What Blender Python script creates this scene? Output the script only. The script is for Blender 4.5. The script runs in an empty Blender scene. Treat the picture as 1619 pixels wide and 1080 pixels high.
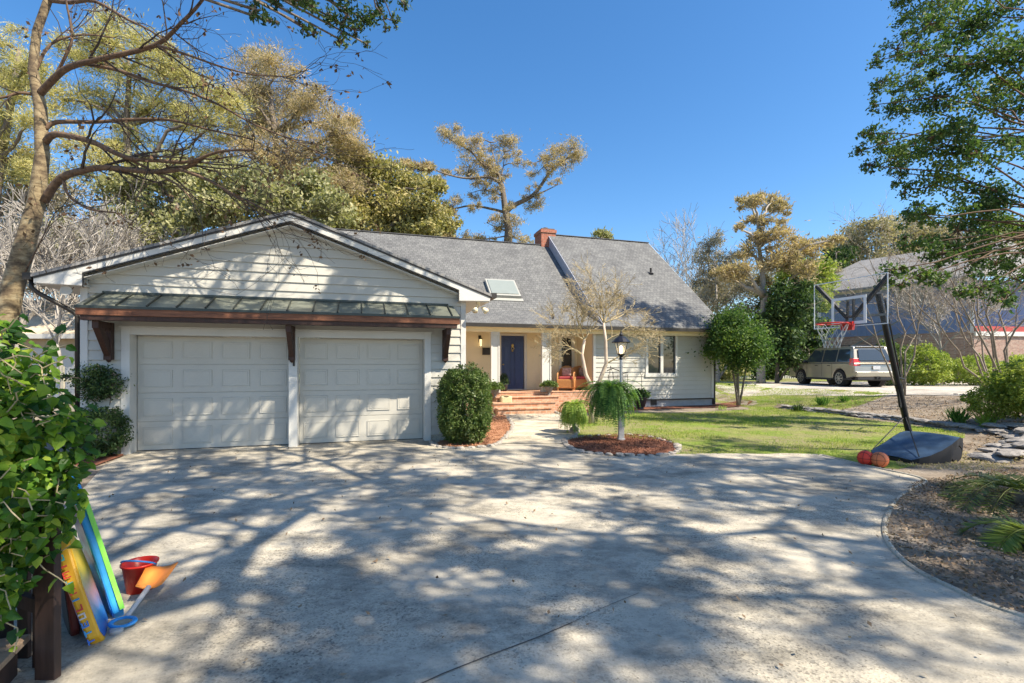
import bpy, math, random
import numpy as np
from math import sin, cos, pi, radians, sqrt, atan2
from mathutils import Vector, Matrix, noise
SC = bpy.context.scene
COL = SC.collection
R = random.Random(7)
NP = np.random.default_rng(11)
F, CX, HY, CAMH = 765.0, 809.5, 578.0, 1.58

def P(px, py, Y):
    "point seen at photo position (px, py) at depth Y"
    return Vector(((px-CX)*Y/F, Y, CAMH+(HY-py)*Y/F))

def G(px, py, z=0.0):
    "point of the ground (height z) seen at photo position (px, py)"
    Y = (CAMH-z)*F/(py-HY)
    return Vector(((px-CX)*Y/F, Y, z))

# ------------------------------------------------------------------ mesh builder
class MB:
    def __init__(s): s.v = []; s.f = []; s.arr = []
    def add(s, vs, fs):
        n = len(s.v); s.v += [tuple(p) for p in vs]; s.f += [tuple(i+n for i in f) for f in fs]; return s
    def box(s, x0, x1, y0, y1, z0, z1):
        return s.add([(x0,y0,z0),(x1,y0,z0),(x1,y1,z0),(x0,y1,z0),(x0,y0,z1),(x1,y0,z1),(x1,y1,z1),(x0,y1,z1)],
                     [(0,3,2,1),(4,5,6,7),(0,1,5,4),(1,2,6,5),(2,3,7,6),(3,0,4,7)])
    def obox(s, c, ax, ay, az, hx, hy, hz):
        c = Vector(c); ax = Vector(ax).normalized(); ay = Vector(ay).normalized(); az = Vector(az).normalized()
        vs = []
        for k in (-1, 1):
            for (i, j) in ((-1,-1),(1,-1),(1,1),(-1,1)):
                vs.append(c+ax*hx*i+ay*hy*j+az*hz*k)
        return s.add(vs, [(0,3,2,1),(4,5,6,7),(0,1,5,4),(1,2,6,5),(2,3,7,6),(3,0,4,7)])
    def beam(s, a, b, w, h, up=(0,0,1)):
        a = Vector(a); b = Vector(b); d = (b-a); L = d.length; d.normalize()
        u = Vector(up); x = d.cross(u)
        if x.length < 1e-4: x = d.cross(Vector((1,0,0)))
        x.normalize(); y = x.cross(d)
        return s.obox((a+b)/2, d, x, y, L/2, w/2, h/2)
    def quad(s, a, b, c, d): return s.add([a,b,c,d], [(0,1,2,3)])
    def prism(s, poly, ext):
        "poly: list of 3d points (planar), ext: vector"
        n = len(poly); e = Vector(ext); vs = [Vector(p) for p in poly]; vs += [p+e for p in vs]
        fs = [tuple(range(n))[::-1], tuple(range(n, 2*n))]+[(i, (i+1)%n, (i+1)%n+n, i+n) for i in range(n)]
        return s.add(vs, fs)
    def tube(s, pts, rad, n=8, cap=True):
        pts = [Vector(p) for p in pts]
        if not hasattr(rad, '__len__'): rad = [rad]*len(pts)
        rings = []; px = None; m = len(pts)
        for i, p in enumerate(pts):
            d = (pts[min(i+1, m-1)]-pts[max(i-1, 0)])
            if d.length < 1e-7: d = Vector((0,0,1))
            d.normalize()
            if px is None: x = d.cross(Vector((0,0,1)) if abs(d.z) < .9 else Vector((1,0,0)))
            else: x = px-d*px.dot(d)
            if x.length < 1e-6: x = d.orthogonal()
            x.normalize(); px = x; y = d.cross(x)
            rings.append([p+(x*cos(2*pi*k/n)+y*sin(2*pi*k/n))*rad[i] for k in range(n)])
        vs = [q for r in rings for q in r]; fs = []
        for i in range(m-1):
            for k in range(n):
                fs.append((i*n+k, i*n+(k+1)%n, (i+1)*n+(k+1)%n, (i+1)*n+k))
        if cap: fs += [tuple(range(n))[::-1], tuple(range((m-1)*n, m*n))]
        return s.add(vs, fs)
    def lathe(s, prof, c=(0,0,0), n=20, axis='z', cap=True):
        vs = []
        for (r, h) in prof:
            for k in range(n):
                a = 2*pi*k/n
                if axis == 'z': vs.append((c[0]+r*cos(a), c[1]+r*sin(a), c[2]+h))
                elif axis == 'x': vs.append((c[0]+h, c[1]+r*cos(a), c[2]+r*sin(a)))
                else: vs.append((c[0]+r*sin(a), c[1]+h, c[2]+r*cos(a)))
        m = len(prof); fs = []
        for i in range(m-1):
            for k in range(n): fs.append((i*n+k, i*n+(k+1)%n, (i+1)*n+(k+1)%n, (i+1)*n+k))
        if cap: fs += [tuple(range(n))[::-1], tuple(range((m-1)*n, m*n))]
        return s.add(vs, fs)
    def sphere(s, c, r, n=16, m=10, sx=1, sy=1, sz=1):
        prof = [(max(1e-4, r*sin(pi*i/m)), -r*cos(pi*i/m)) for i in range(m+1)]
        vs = []; 
        for (q, h) in prof:
            for k in range(n): vs.append((c[0]+sx*q*cos(2*pi*k/n), c[1]+sy*q*sin(2*pi*k/n), c[2]+sz*h))
        fs = [(i*n+k, i*n+(k+1)%n, (i+1)*n+(k+1)%n, (i+1)*n+k) for i in range(m) for k in range(n)]
        return s.add(vs, fs)
    def torus(s, c, R_, r, n=24, m=8, ax=(1,0,0), ay=(0,1,0)):
        ax = Vector(ax); ay = Vector(ay); az = ax.cross(ay); vs = []
        for i in range(n):
            a = 2*pi*i/n; d = ax*cos(a)+ay*sin(a)
            for k in range(m):
                b = 2*pi*k/m; vs.append(Vector(c)+d*(R_+r*cos(b))+az*(r*sin(b)))
        return s.add(vs, [(i*m+k, i*m+(k+1)%m, ((i+1)%n)*m+(k+1)%m, ((i+1)%n)*m+k) for i in range(n) for k in range(m)])
    def quads_np(s, V):
        "V: (N,4,3) numpy quads, kept apart for speed"
        s.arr.append(np.asarray(V, dtype=np.float32)); return s
    def mesh(s, name, off=(0,0,0), smooth=False):
        me = bpy.data.meshes.new(name)
        off = np.array(off, dtype=np.float32)
        if s.arr:
            Q = np.concatenate(s.arr, 0); nq = len(Q)
            v0 = np.array(s.v, dtype=np.float32).reshape(-1, 3)
            V = np.concatenate([v0, Q.reshape(-1, 3)], 0)-off
            lens = [len(f) for f in s.f]; base = [i for f in s.f for i in f]
            loops = np.concatenate([np.array(base, dtype=np.int32), np.arange(nq*4, dtype=np.int32)+len(v0)])
            tot = np.concatenate([np.array(lens, dtype=np.int32), np.full(nq, 4, dtype=np.int32)])
            start = np.concatenate([[0], np.cumsum(tot)[:-1]]).astype(np.int32)
            me.vertices.add(len(V)); me.vertices.foreach_set('co', V.ravel())
            me.loops.add(len(loops)); me.loops.foreach_set('vertex_index', loops)
            me.polygons.add(len(tot)); me.polygons.foreach_set('loop_start', start)
            me.polygons.foreach_set('loop_total', tot)
            me.update(calc_edges=True)
        else:
            me.from_pydata([(p[0]-off[0], p[1]-off[1], p[2]-off[2]) for p in s.v], [], s.f); me.update()
        if smooth: me.polygons.foreach_set('use_smooth', [True]*len(me.polygons))
        return me

def link(name, mb, mat, parent=None, off=(0,0,0), smooth=False, bevel=0, label=None):
    me = mb.mesh(name, off, smooth)
    o = bpy.data.objects.new(name, me); COL.objects.link(o)
    if mat: me.materials.append(mat)
    if parent: o.parent = parent
    if bevel:
        b = o.modifiers.new('bevel', 'BEVEL'); b.width = bevel; b.segments = 2; b.limit_method = 'ANGLE'
    if label: o['label'] = label
    return o

def thing(name, label, cat, loc=(0,0,0), rz=0, group=None):
    o = bpy.data.objects.new(name, None); COL.objects.link(o); o.empty_display_size = .2
    o.location = loc; o.rotation_euler = (0, 0, rz); o['label'] = label; o['category'] = cat
    if group: o['group'] = group
    return o
def tag(o, label, cat, group=None, kind=None):
    o['label'] = label; o['category'] = cat
    if group: o['group'] = group
    if kind: o['kind'] = kind
    return o
def solo(name, mb, mat, label, cat, loc=(0,0,0), group=None, smooth=False, bevel=0, kind=None):
    "a thing that is one mesh, its vertices given in world space"
    o = link(name, mb, mat, None, loc, smooth, bevel); o.location = loc
    return tag(o, label, cat, group, kind)
def struct(name, mb, mat, smooth=False):
    o = link(name, mb, mat, smooth=smooth); o['kind'] = 'structure'; return o
def dup(root, loc, rz, label, group=None):
    r = root.copy(); COL.objects.link(r); r.location = loc; r.rotation_euler = (0,0,rz); r['label'] = label
    if group: r['group'] = group
    for ch in list(root.children):
        c = ch.copy(); COL.objects.link(c); c.parent = r
        for g in list(ch.children):
            d = g.copy(); COL.objects.link(d); d.parent = c
    return r

# ------------------------------------------------------------------ materials
def newmat(name):
    m = bpy.data.materials.new(name); m.use_nodes = True
    nt = m.node_tree; b = nt.nodes['Principled BSDF']; return m, nt, b
def nd(nt, t, **kw):
    n = nt.nodes.new(t)
    for k, v in kw.items():
        if k.startswith('i_'): n.inputs[k[2:].replace('_', ' ')].default_value = v
        else: setattr(n, k, v)
    return n
def c4(c): return (c[0], c[1], c[2], 1)
def ramp(nt, fac, stops):
    r = nt.nodes.new('ShaderNodeValToRGB'); e = r.color_ramp.elements
    e[0].position, e[0].color = stops[0][0], c4(stops[0][1]); e[1].position, e[1].color = stops[1][0], c4(stops[1][1])
    for p, c in stops[2:]:
        x = e.new(p); x.color = c4(c)
    nt.links.new(fac, r.inputs[0]); return r.outputs[0]
def coords(nt, scale=(1,1,1)):
    tc = nt.nodes.new('ShaderNodeTexCoord'); mp = nt.nodes.new('ShaderNodeMapping')
    mp.inputs['Scale'].default_value = scale; nt.links.new(tc.outputs['Object'], mp.inputs[0]); return mp.outputs[0]
def noise_(nt, vec, scale, detail=4, rough=.6):
    n = nd(nt, 'ShaderNodeTexNoise'); n.inputs['Scale'].default_value = scale; n.inputs['Detail'].default_value = detail
    n.inputs['Roughness'].default_value = rough; nt.links.new(vec, n.inputs['Vector']); return n.outputs['Fac']
def mixc(nt, fac, a, b, mode='MIX'):
    m = nt.nodes.new('ShaderNodeMix'); m.data_type = 'RGBA'; m.blend_type = mode
    def setv(sock, v):
        if isinstance(v, (tuple, list)): sock.default_value = c4(v) if len(v) == 3 else v
        elif isinstance(v, (int, float)): sock.default_value = v
        else: nt.links.new(v, sock)
    setv(m.inputs['Factor'], fac); setv(m.inputs['A'], a); setv(m.inputs['B'], b); return m.outputs['Result']
def bump(nt, b, h, strength=.3, dist=.01):
    n = nt.nodes.new('ShaderNodeBump'); n.inputs['Strength'].default_value = strength; n.inputs['Distance'].default_value = dist
    nt.links.new(h, n.inputs['Height']); nt.links.new(n.outputs[0], b.inputs['Normal'])
def mat(name, col, rough=.6, var=.12, scale=6, bs=.15, metal=0, fine=40, stretch=(1,1,1), coat=0, dist=.004):
    m, nt, b = newmat(name); v = coords(nt, stretch)
    n1 = noise_(nt, v, scale, 5); n2 = noise_(nt, v, fine, 3)
    lo = tuple(max(0, c*(1-var*1.6)) for c in col); hi = tuple(min(1, c*(1+var)) for c in col)
    c = ramp(nt, n1, [(.3, lo), (.7, hi)])
    c = mixc(nt, .25, c, ramp(nt, n2, [(.35, lo), (.65, hi)]))
    nt.links.new(c, b.inputs['Base Color']); b.inputs['Roughness'].default_value = rough; b.inputs['Metallic'].default_value = metal
    if coat: b.inputs['Coat Weight'].default_value = coat
    if bs: bump(nt, b, n2, bs, dist)
    return m
def leafmat(name, cols, rough=.5, trans=.35, scale=.6):
    "per-leaf random colour between the given ones, with light coming through"
    m, nt, b = newmat(name)
    g = nt.nodes.new('ShaderNodeNewGeometry')
    v = coords(nt); n = noise_(nt, v, scale, 2)
    mt = nd(nt, 'ShaderNodeMath', operation='MULTIPLY_ADD'); mt.inputs[1].default_value = .55; nt.links.new(g.outputs['Random Per Island'], mt.inputs[0])
    m2 = nd(nt, 'ShaderNodeMath', operation='MULTIPLY_ADD'); m2.inputs[1].default_value = .9; m2.inputs[2].default_value = -.22
    nt.links.new(n, m2.inputs[0]); nt.links.new(m2.outputs[0], mt.inputs[2])
    k = len(cols); c = ramp(nt, mt.outputs[0], [(i/(k-1)*.9+.05, cc) for i, cc in enumerate(cols)])
    nt.links.new(c, b.inputs['Base Color']); b.inputs['Roughness'].default_value = rough
    b.inputs['Specular IOR Level'].default_value = .25
    tr = nt.nodes.new('ShaderNodeBsdfTranslucent'); 
    hs = mixc(nt, 1.0, c, (1.5, 1.6, .8), 'MULTIPLY'); nt.links.new(hs, tr.inputs['Color'])
    mx = nt.nodes.new('ShaderNodeMixShader'); mx.inputs[0].default_value = trans
    out = nt.nodes['Material Output']; nt.links.new(b.outputs[0], mx.inputs[1]); nt.links.new(tr.outputs[0], mx.inputs[2])
    nt.links.new(mx.outputs[0], out.inputs[0]); return m
def brickmat(name, c1, c2, mortar, bw=.2, rh=.067, vec='wall', var=True):
    m, nt, b = newmat(name)
    tc = nt.nodes.new('ShaderNodeTexCoord'); sp = nt.nodes.new('ShaderNodeSeparateXYZ'); cb = nt.nodes.new('ShaderNodeCombineXYZ')
    nt.links.new(tc.outputs['Object'], sp.inputs[0])
    a = nd(nt, 'ShaderNodeMath', operation='ADD'); nt.links.new(sp.outputs[0], a.inputs[0])
    if vec == 'step':
        nt.links.new(sp.outputs[0], cb.inputs[0])
        nt.links.new(sp.outputs[1], a.inputs[0]); nt.links.new(sp.outputs[2], a.inputs[1]); nt.links.new(a.outputs[0], cb.inputs[1])
    else:
        nt.links.new(sp.outputs[1], a.inputs[1]); nt.links.new(a.outputs[0], cb.inputs[0]); nt.links.new(sp.outputs[2], cb.inputs[1])
    t = nt.nodes.new('ShaderNodeTexBrick'); t.inputs['Scale'].default_value = 1
    t.inputs['Brick Width'].default_value = bw; t.inputs['Row Height'].default_value = rh
    t.inputs['Mortar Size'].default_value = rh*.09; t.inputs['Mortar Smooth'].default_value = .3
    t.inputs['Color1'].default_value = c4(c1); t.inputs['Color2'].default_value = c4(c2); t.inputs['Mortar'].default_value = c4(mortar)
    nt.links.new(cb.outputs[0], t.inputs['Vector'])
    n = noise_(nt, coords(nt), 9, 5)
    c = mixc(nt, .55, t.outputs['Color'], ramp(nt, n, [(.3, (.45,.45,.45)), (.7, (1.25,1.2,1.15))]), 'MULTIPLY')
    nt.links.new(c, b.inputs['Base Color']); b.inputs['Roughness'].default_value = .9
    bump(nt, b, t.outputs['Fac'], -.5, .006); return m

def shinglemat(name, cols, sy):
    m, nt, b = newmat(name)
    v = coords(nt, (1, sy, 0))
    t = nt.nodes.new('ShaderNodeTexBrick'); t.inputs['Scale'].default_value = 1
    t.inputs['Brick Width'].default_value = .16; t.inputs['Row Height'].default_value = .14; t.offset = .37
    t.inputs['Mortar Size'].default_value = .008; t.inputs['Mortar Smooth'].default_value = .1; t.inputs['Bias'].default_value = 0
    t.inputs['Color1'].default_value = c4(cols[0]); t.inputs['Color2'].default_value = c4(cols[1]); t.inputs['Mortar'].default_value = c4(cols[2])
    nt.links.new(v, t.inputs['Vector'])
    n = noise_(nt, coords(nt), 1.6, 6); n2 = noise_(nt, coords(nt), 90, 2)
    c = mixc(nt, .6, t.outputs['Color'], ramp(nt, n, [(.3, (.62,.62,.64)), (.7, (1.25,1.25,1.22))]), 'MULTIPLY')
    c = mixc(nt, .45, c, ramp(nt, n2, [(.3, (.5,.5,.5)), (.7, (1.4,1.4,1.4))]), 'MULTIPLY')
    nt.links.new(c, b.inputs['Base Color']); b.inputs['Roughness'].default_value = .92
    bump(nt, b, t.outputs['Fac'], -.6, .008); return m

def glassmat(name, col=(.02,.025,.03), rough=.03):
    m, nt, b = newmat(name); b.inputs['Base Color'].default_value = c4(col); b.inputs['Roughness'].default_value = rough
    b.inputs['Specular IOR Level'].default_value = .8; n = noise_(nt, coords(nt), 1.2, 2); bump(nt, b, n, .04, .02); return m

def groundmat(name, stops, scales, bs=.6, dist=.02, rough=.95):
    m, nt, b = newmat(name); v = coords(nt)
    a = noise_(nt, v, scales[0], 6, .65); c = ramp(nt, a, stops)
    f = noise_(nt, v, scales[1], 4, .7)
    c = mixc(nt, .7, c, ramp(nt, f, [(.3, (.45,.45,.45)), (.7, (1.5,1.5,1.5))]), 'MULTIPLY')
    nt.links.new(c, b.inputs['Base Color']); b.inputs['Roughness'].default_value = rough
    b.inputs['Specular IOR Level'].default_value = .15
    bump(nt, b, f, bs, dist); return m

def concretemat(name, base, joint=False):
    m, nt, b = newmat(name); v = coords(nt)
    big = noise_(nt, v, .55, 6, .6); mid = noise_(nt, v, 4, 6, .65)
    vo = nd(nt, 'ShaderNodeTexVoronoi'); vo.inputs['Scale'].default_value = 85; nt.links.new(v, vo.inputs['Vector'])
    fine = noise_(nt, v, 160, 3, .7)
    c = ramp(nt, big, [(.3, tuple(x*.72 for x in base)), (.5, base), (.72, tuple(min(1, x*1.18) for x in base))])
    c = mixc(nt, .75, c, ramp(nt, mid, [(.25, (.62,.63,.66)), (.5, (1,1,1)), (.75, (1.16,1.14,1.1))]), 'MULTIPLY')
    sep = nt.nodes.new('ShaderNodeSeparateColor'); nt.links.new(vo.outputs['Color'], sep.inputs[0])
    agg = noise_(nt, v, .9, 3, .6); am_ = ramp(nt, agg, [(.42, (.12,.12,.12)), (.60, (.85,.85,.85))])
    c = mixc(nt, am_, c, mixc(nt, 1.0, c, ramp(nt, sep.outputs[0], [(0, (.38,.37,.36)), (.30, (.90,.90,.90)), (1, (1.25,1.22,1.16))]), 'MULTIPLY'))
    pit = noise_(nt, coords(nt, (1, 1.6, 1)), 22, 3, .8); c = mixc(nt, .9, c, ramp(nt, pit, [(.30, (.38,.38,.38)), (.38, (1,1,1))]), 'MULTIPLY')
    # long-lived dirt stains and worn patches of the slab
    st = noise_(nt, coords(nt, (1, 1.7, 1)), 1.1, 8, .75)
    c = mixc(nt, .8, c, ramp(nt, st, [(.38, (.42,.43,.44)), (.53, (1,1,1))]), 'MULTIPLY')
    nt.links.new(c, b.inputs['Base Color']); b.inputs['Roughness'].default_value = .88; b.inputs['Specular IOR Level'].default_value = .25
    h = nd(nt, 'ShaderNodeMath', operation='ADD'); nt.links.new(vo.outputs['Distance'], h.inputs[0]); nt.links.new(fine, h.inputs[1])
    bump(nt, b, h.outputs[0], .35, .006); return m

def woodmat(name, a, b_, stretch=(1.2,14,14), rough=.65):
    m, nt, b = newmat(name); v = coords(nt, stretch); n = noise_(nt, v, 2.2, 6, .7)
    c = ramp(nt, n, [(.28, a), (.5, tuple((x+y)/2 for x, y in zip(a, b_))), (.72, b_)])
    nt.links.new(c, b.inputs['Base Color']); b.inputs['Roughness'].default_value = rough; bump(nt, b, n, .3, .004); return m

def gradmat(name, stops, axis=2, rough=.4, nz=.2, z0=0, z1=1):
    "colour printed along one axis of the object, with a wavy edge"
    m, nt, b = newmat(name); tc = nt.nodes.new('ShaderNodeTexCoord'); sp = nt.nodes.new('ShaderNodeSeparateXYZ'); nt.links.new(tc.outputs['Object'], sp.inputs[0])
    mr = nt.nodes.new('ShaderNodeMapRange'); mr.inputs[1].default_value = z0; mr.inputs[2].default_value = z1; nt.links.new(sp.outputs[axis], mr.inputs[0])
    n = noise_(nt, tc.outputs['Object'], 5, 3)
    ad = nd(nt, 'ShaderNodeMath', operation='MULTIPLY_ADD'); ad.inputs[1].default_value = nz; nt.links.new(n, ad.inputs[0]); nt.links.new(mr.outputs[0], ad.inputs[2])
    c = ramp(nt, ad.outputs[0], stops); nt.links.new(c, b.inputs['Base Color']); b.inputs['Roughness'].default_value = rough; return m

M = {}
M['siding'] = mat('painted siding', (.50,.485,.43), .55, .05, 1.3, .08)
M['cream'] = mat('cream paint', (.80,.70,.49), .6, .05, 1.5, .06)
M['white'] = mat('white trim paint', (.60,.59,.55), .5, .05, 2, .06)
M['doorpaint'] = mat('garage door paint', (.52,.50,.44), .45, .05, 1.2, .04)
M['shingle'] = shinglemat('grey shingle roof', [(.175,.178,.175), (.120,.122,.123), (.06,.06,.062)], 1.28)
M['darkmetal'] = mat('dark bronze metal', (.045,.04,.035), .45, .2, 5, .1, .4)
M['awnmetal'] = mat('weathered green grey metal', (.26,.28,.23), .42, .3, 1.6, .05, .5)
M['seam'] = mat('dark standing seam', (.05,.06,.055), .4, .2, 3, .05, .5)
M['beamwood'] = woodmat('stained cedar beam', (.07,.022,.010), (.30,.12,.055), (1.1,12,12))
M['darkwood'] = woodmat('dark stained wood', (.022,.010,.006), (.07,.03,.018), (12,12,1.2))
M['navy'] = mat('navy door paint', (.03,.055,.17), .35, .08, 3, .03)
M['brass'] = mat('brass', (.6,.45,.16), .3, .1, 8, 0, 1)
M['brick'] = brickmat('red brick steps', (.48,.22,.12), (.60,.36,.23), (.52,.43,.34), .2, .083, 'step')
M['chimbrick'] = brickmat('chimney brick', (.33,.095,.055), (.40,.14,.085), (.34,.26,.20), .2, .075)
M['nbrick'] = brickmat('mixed brown brick', (.30,.17,.13), (.40,.28,.22), (.36,.32,.30), .24, .085)
M['glass'] = glassmat('dark window glass')
M['blue_siding'] = mat('blue panel siding', (.16,.22,.38), .6, .1, 1, .1)
M['cheek'] = mat('blue grey cheek siding', (.36,.38,.44), .6, .1, 2, .1)
M['concrete'] = concretemat('driveway concrete', (.475,.435,.355))
M['walkcon'] = concretemat('walkway concrete', (.56,.50,.39))
M['street'] = concretemat('sandy road', (.50,.46,.40))
M['stone'] = mat('edging stone', (.42,.38,.33), .9, .4, 3, .6, fine=18, dist=.02)
M['flagstone'] = mat('flat grey stone', (.30,.28,.26), .9, .4, 2.5, .6, fine=14, dist=.02)
M['mulch'] = groundmat('red mulch', [(.3, (.08,.032,.02)), (.6, (.22,.095,.06))], (3, 45))
M['sunlit_mulch'] = groundmat('sunlit orange brown mulch', [(.3, (.20,.085,.045)), (.6, (.42,.22,.13))], (3, 45))  # brighter copy of the mulch, with the sunlight put into its colour
M['dirt'] = groundmat('dirt and leaf litter', [(.3, (.13,.10,.075)), (.5, (.24,.20,.155)), (.7, (.36,.31,.25))], (1.3, 30))
def lawnmat():
    m, nt, b = newmat('patchy lawn'); v = coords(nt)
    a = noise_(nt, v, .55, 7, .7); f = noise_(nt, coords(nt, (1, 1, 1)), 28, 4, .75); md = noise_(nt, v, 3.2, 5, .7)
    c = ramp(nt, a, [(.42, (.30,.25,.18)), (.50, (.28,.27,.12)), (.57, (.16,.25,.04)), (.74, (.30,.37,.07))])
    c = mixc(nt, .5, c, ramp(nt, md, [(.36, (.28,.23,.15)), (.5, (.17,.23,.05)), (.7, (.33,.36,.11))]))
    c = mixc(nt, .75, c, ramp(nt, f, [(.3, (.35,.38,.3)), (.7, (1.6,1.55,1.4))]), 'MULTIPLY')
    nt.links.new(c, b.inputs['Base Color']); b.inputs['Roughness'].default_value = .95; b.inputs['Specular IOR Level'].default_value = .1
    bump(nt, b, f, .9, .04); return m
M['lawn'] = lawnmat()
M['blade'] = leafmat('grass blades', [(.08,.17,.02), (.18,.29,.03), (.34,.38,.07), (.42,.38,.16)], .7, .3, .5)
M['drygrass'] = leafmat('dry blades', [(.30,.25,.14), (.42,.36,.22)], .8, .3, .5)
M['limbbark'] = woodmat('dark reddish limb bark', (.045,.028,.02), (.22,.14,.085), (7,7,7), .9)
M['bark'] = woodmat('grey brown bark', (.07,.055,.042), (.24,.20,.16), (9,9,2.0), .9)
def palebark():
    m, nt, b = newmat('pale mottled bark'); v = coords(nt, (1.6,1.6,2.6)); n = noise_(nt, v, 3, 6, .7); f = noise_(nt, coords(nt, (3,3,22)), 1.5, 4, .7)
    c = ramp(nt, n, [(.30, (.05,.035,.025)), (.44, (.15,.11,.065)), (.57, (.30,.235,.135)), (.72, (.38,.33,.22))])
    c = mixc(nt, .8, c, ramp(nt, f, [(.34, (.35,.32,.28)), (.48, (1,1,1))]), 'MULTIPLY')
    nt.links.new(c, b.inputs['Base Color']); b.inputs['Roughness'].default_value = .9; bump(nt, b, n, .6, .015); return m
M['palebark'] = palebark()
M['stembark'] = mat('grey tan stems', (.27,.22,.17), .85, .25, 6, .2)
M['smoothbark'] = mat('smooth tan bark', (.55,.45,.36), .8, .2, 6, .2)
M['greybark'] = mat('pale grey twig bark', (.34,.31,.27), .9, .2, 4, .2)
M['twig'] = mat('twigs', (.42,.34,.20), .8, .25, 5, 0)
M['darktwig'] = mat('dark twigs', (.06,.045,.035), .9, .25, 5, 0)
M['litter'] = leafmat('fallen leaves', [(.11,.07,.045), (.24,.17,.11), (.42,.34,.25)], .9, .1, 2)
M['sunlit_chips'] = leafmat('sunlit orange mulch chips', [(.18,.07,.035), (.36,.17,.09), (.52,.32,.20)], .9, 0, 2)  # lighter copy of the chips, sunlight put into the colour
M['chips'] = leafmat('mulch chips', [(.06,.022,.014), (.16,.065,.038), (.32,.16,.10)], .9, 0, 2)
L = {
 'yolk': leafmat('yellow green pine needles', [(.17,.17,.08), (.34,.32,.13), (.50,.45,.19), (.58,.50,.28)], .6, .3, .5),
 'olive': leafmat('olive foliage', [(.10,.11,.05), (.22,.215,.09), (.38,.34,.14), (.49,.39,.19)], .6, .3, .5),
 'rust': leafmat('rusty pine needles', [(.16,.14,.10), (.31,.26,.17), (.47,.37,.22), (.56,.42,.25)], .6, .3, .7),
 'oak': leafmat('live oak foliage', [(.12,.13,.06), (.24,.245,.12), (.37,.36,.19), (.48,.45,.27)], .5, .3, .6),
 'dark': leafmat('dark evergreen leaves', [(.012,.03,.012), (.03,.065,.022), (.07,.12,.035), (.16,.20,.07)], .55, .25, .6),
 'holly': leafmat('near evergreen leaves', [(.02,.05,.02), (.045,.095,.03), (.09,.15,.045), (.22,.27,.06)], .55, .3, .8),
 'greyolive': leafmat('grey olive twiggy foliage', [(.13,.12,.09), (.26,.235,.16), (.40,.35,.24), (.46,.41,.26)], .8, .25, .5),
 'round': leafmat('round tree leaves', [(.02,.05,.018), (.05,.11,.03), (.11,.18,.045), (.26,.34,.08)], .55, .4, .8),
 'box': leafmat('clipped shrub leaves', [(.03,.065,.018), (.07,.12,.03), (.14,.19,.06), (.24,.27,.12)], .4, .3, 3),
 'ivy': leafmat('glossy vine leaves', [(.006,.025,.006), (.025,.08,.012), (.08,.18,.02), (.22,.34,.03), (.52,.56,.09)], .36, .33, 3.5),
 'fern': leafmat('fern fronds', [(.015,.06,.02), (.06,.15,.03), (.16,.28,.06), (.22,.34,.10)], .5, .35, 2),
 'limefern': leafmat('light fern fronds', [(.12,.24,.04), (.25,.36,.07), (.40,.45,.12)], .5, .4, 2),
 'sago': leafmat('palm leaflets', [(.05,.09,.02), (.12,.16,.04), (.26,.26,.08)], .45, .3, 2),
 'sunbush': leafmat('yellow green bush leaves', [(.10,.17,.03), (.24,.30,.06), (.42,.44,.12)], .5, .35, 1),
 'dead': leafmat('withered brown leaves', [(.05,.03,.02), (.13,.08,.05), (.2,.12,.07)], .8, .2, 1),
 'lichen': leafmat('pale grey twiggy foliage', [(.16,.14,.11), (.30,.27,.21), (.42,.37,.26)], .8, .2, .6),
}
# ------------------------------------------------------------------ plant tools
def rand_dirs(n, rng):
    d = rng.normal(size=(n, 3)); return d/np.linalg.norm(d, axis=1, keepdims=True)
def leaf_quads(c, size, aspect, rng, up=0.0, dirs=None, var=.35):
    "rhombic leaves at the points c; up tilts them towards level"
    n = len(c); a = rand_dirs(n, rng) if dirs is None else dirs/np.linalg.norm(dirs, axis=1, keepdims=True)
    b = rand_dirs(n, rng)
    if up: 
        nn = rand_dirs(n, rng); nn[:, 2] = np.abs(nn[:, 2])+up; nn /= np.linalg.norm(nn, axis=1, keepdims=True)
        b = np.cross(nn, a)
    b = b-(b*a).sum(1, keepdims=True)*a; b /= np.linalg.norm(b, axis=1, keepdims=True)+1e-9
    s = size*(1+var*rng.uniform(-1, 1, (n, 1))); L_ = a*s; W = b*s*aspect*.5
    return np.stack([c-L_*.5, c+W-L_*.05, c+L_*.5, c-W-L_*.05], 1)
def clump_pts(c, r, n, rng, sub=14, squash=.75, tight=.3):
    c = np.array(c, float); d = rand_dirs(sub, rng); rad = rng.uniform(.35, 1.0, (sub, 1))
    sc = c+d*rad*r*np.array([1, 1, squash])
    idx = rng.integers(0, sub, n); far = 1+.9*(rng.random((n, 1)) < .10)
    return sc[idx]+rng.normal(size=(n, 3))*r*tight*far*np.array([1, 1, squash])*.70, sc
def wobble(a, b, k, amp, rng, sag=0):
    a = np.array(a, float); b = np.array(b, float); pts = []
    L_ = np.linalg.norm(b-a); o = np.zeros(3)
    for i in range(k+1):
        t = i/k; o = o*.6+rng.normal(size=3)*amp*L_
        pts.append(a+(b-a)*t+o*sin(pi*min(1, t+.02)) + np.array([0, 0, sag*L_*sin(pi*t)]))
    pts[0] = a; pts[-1] = b; return pts
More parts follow.
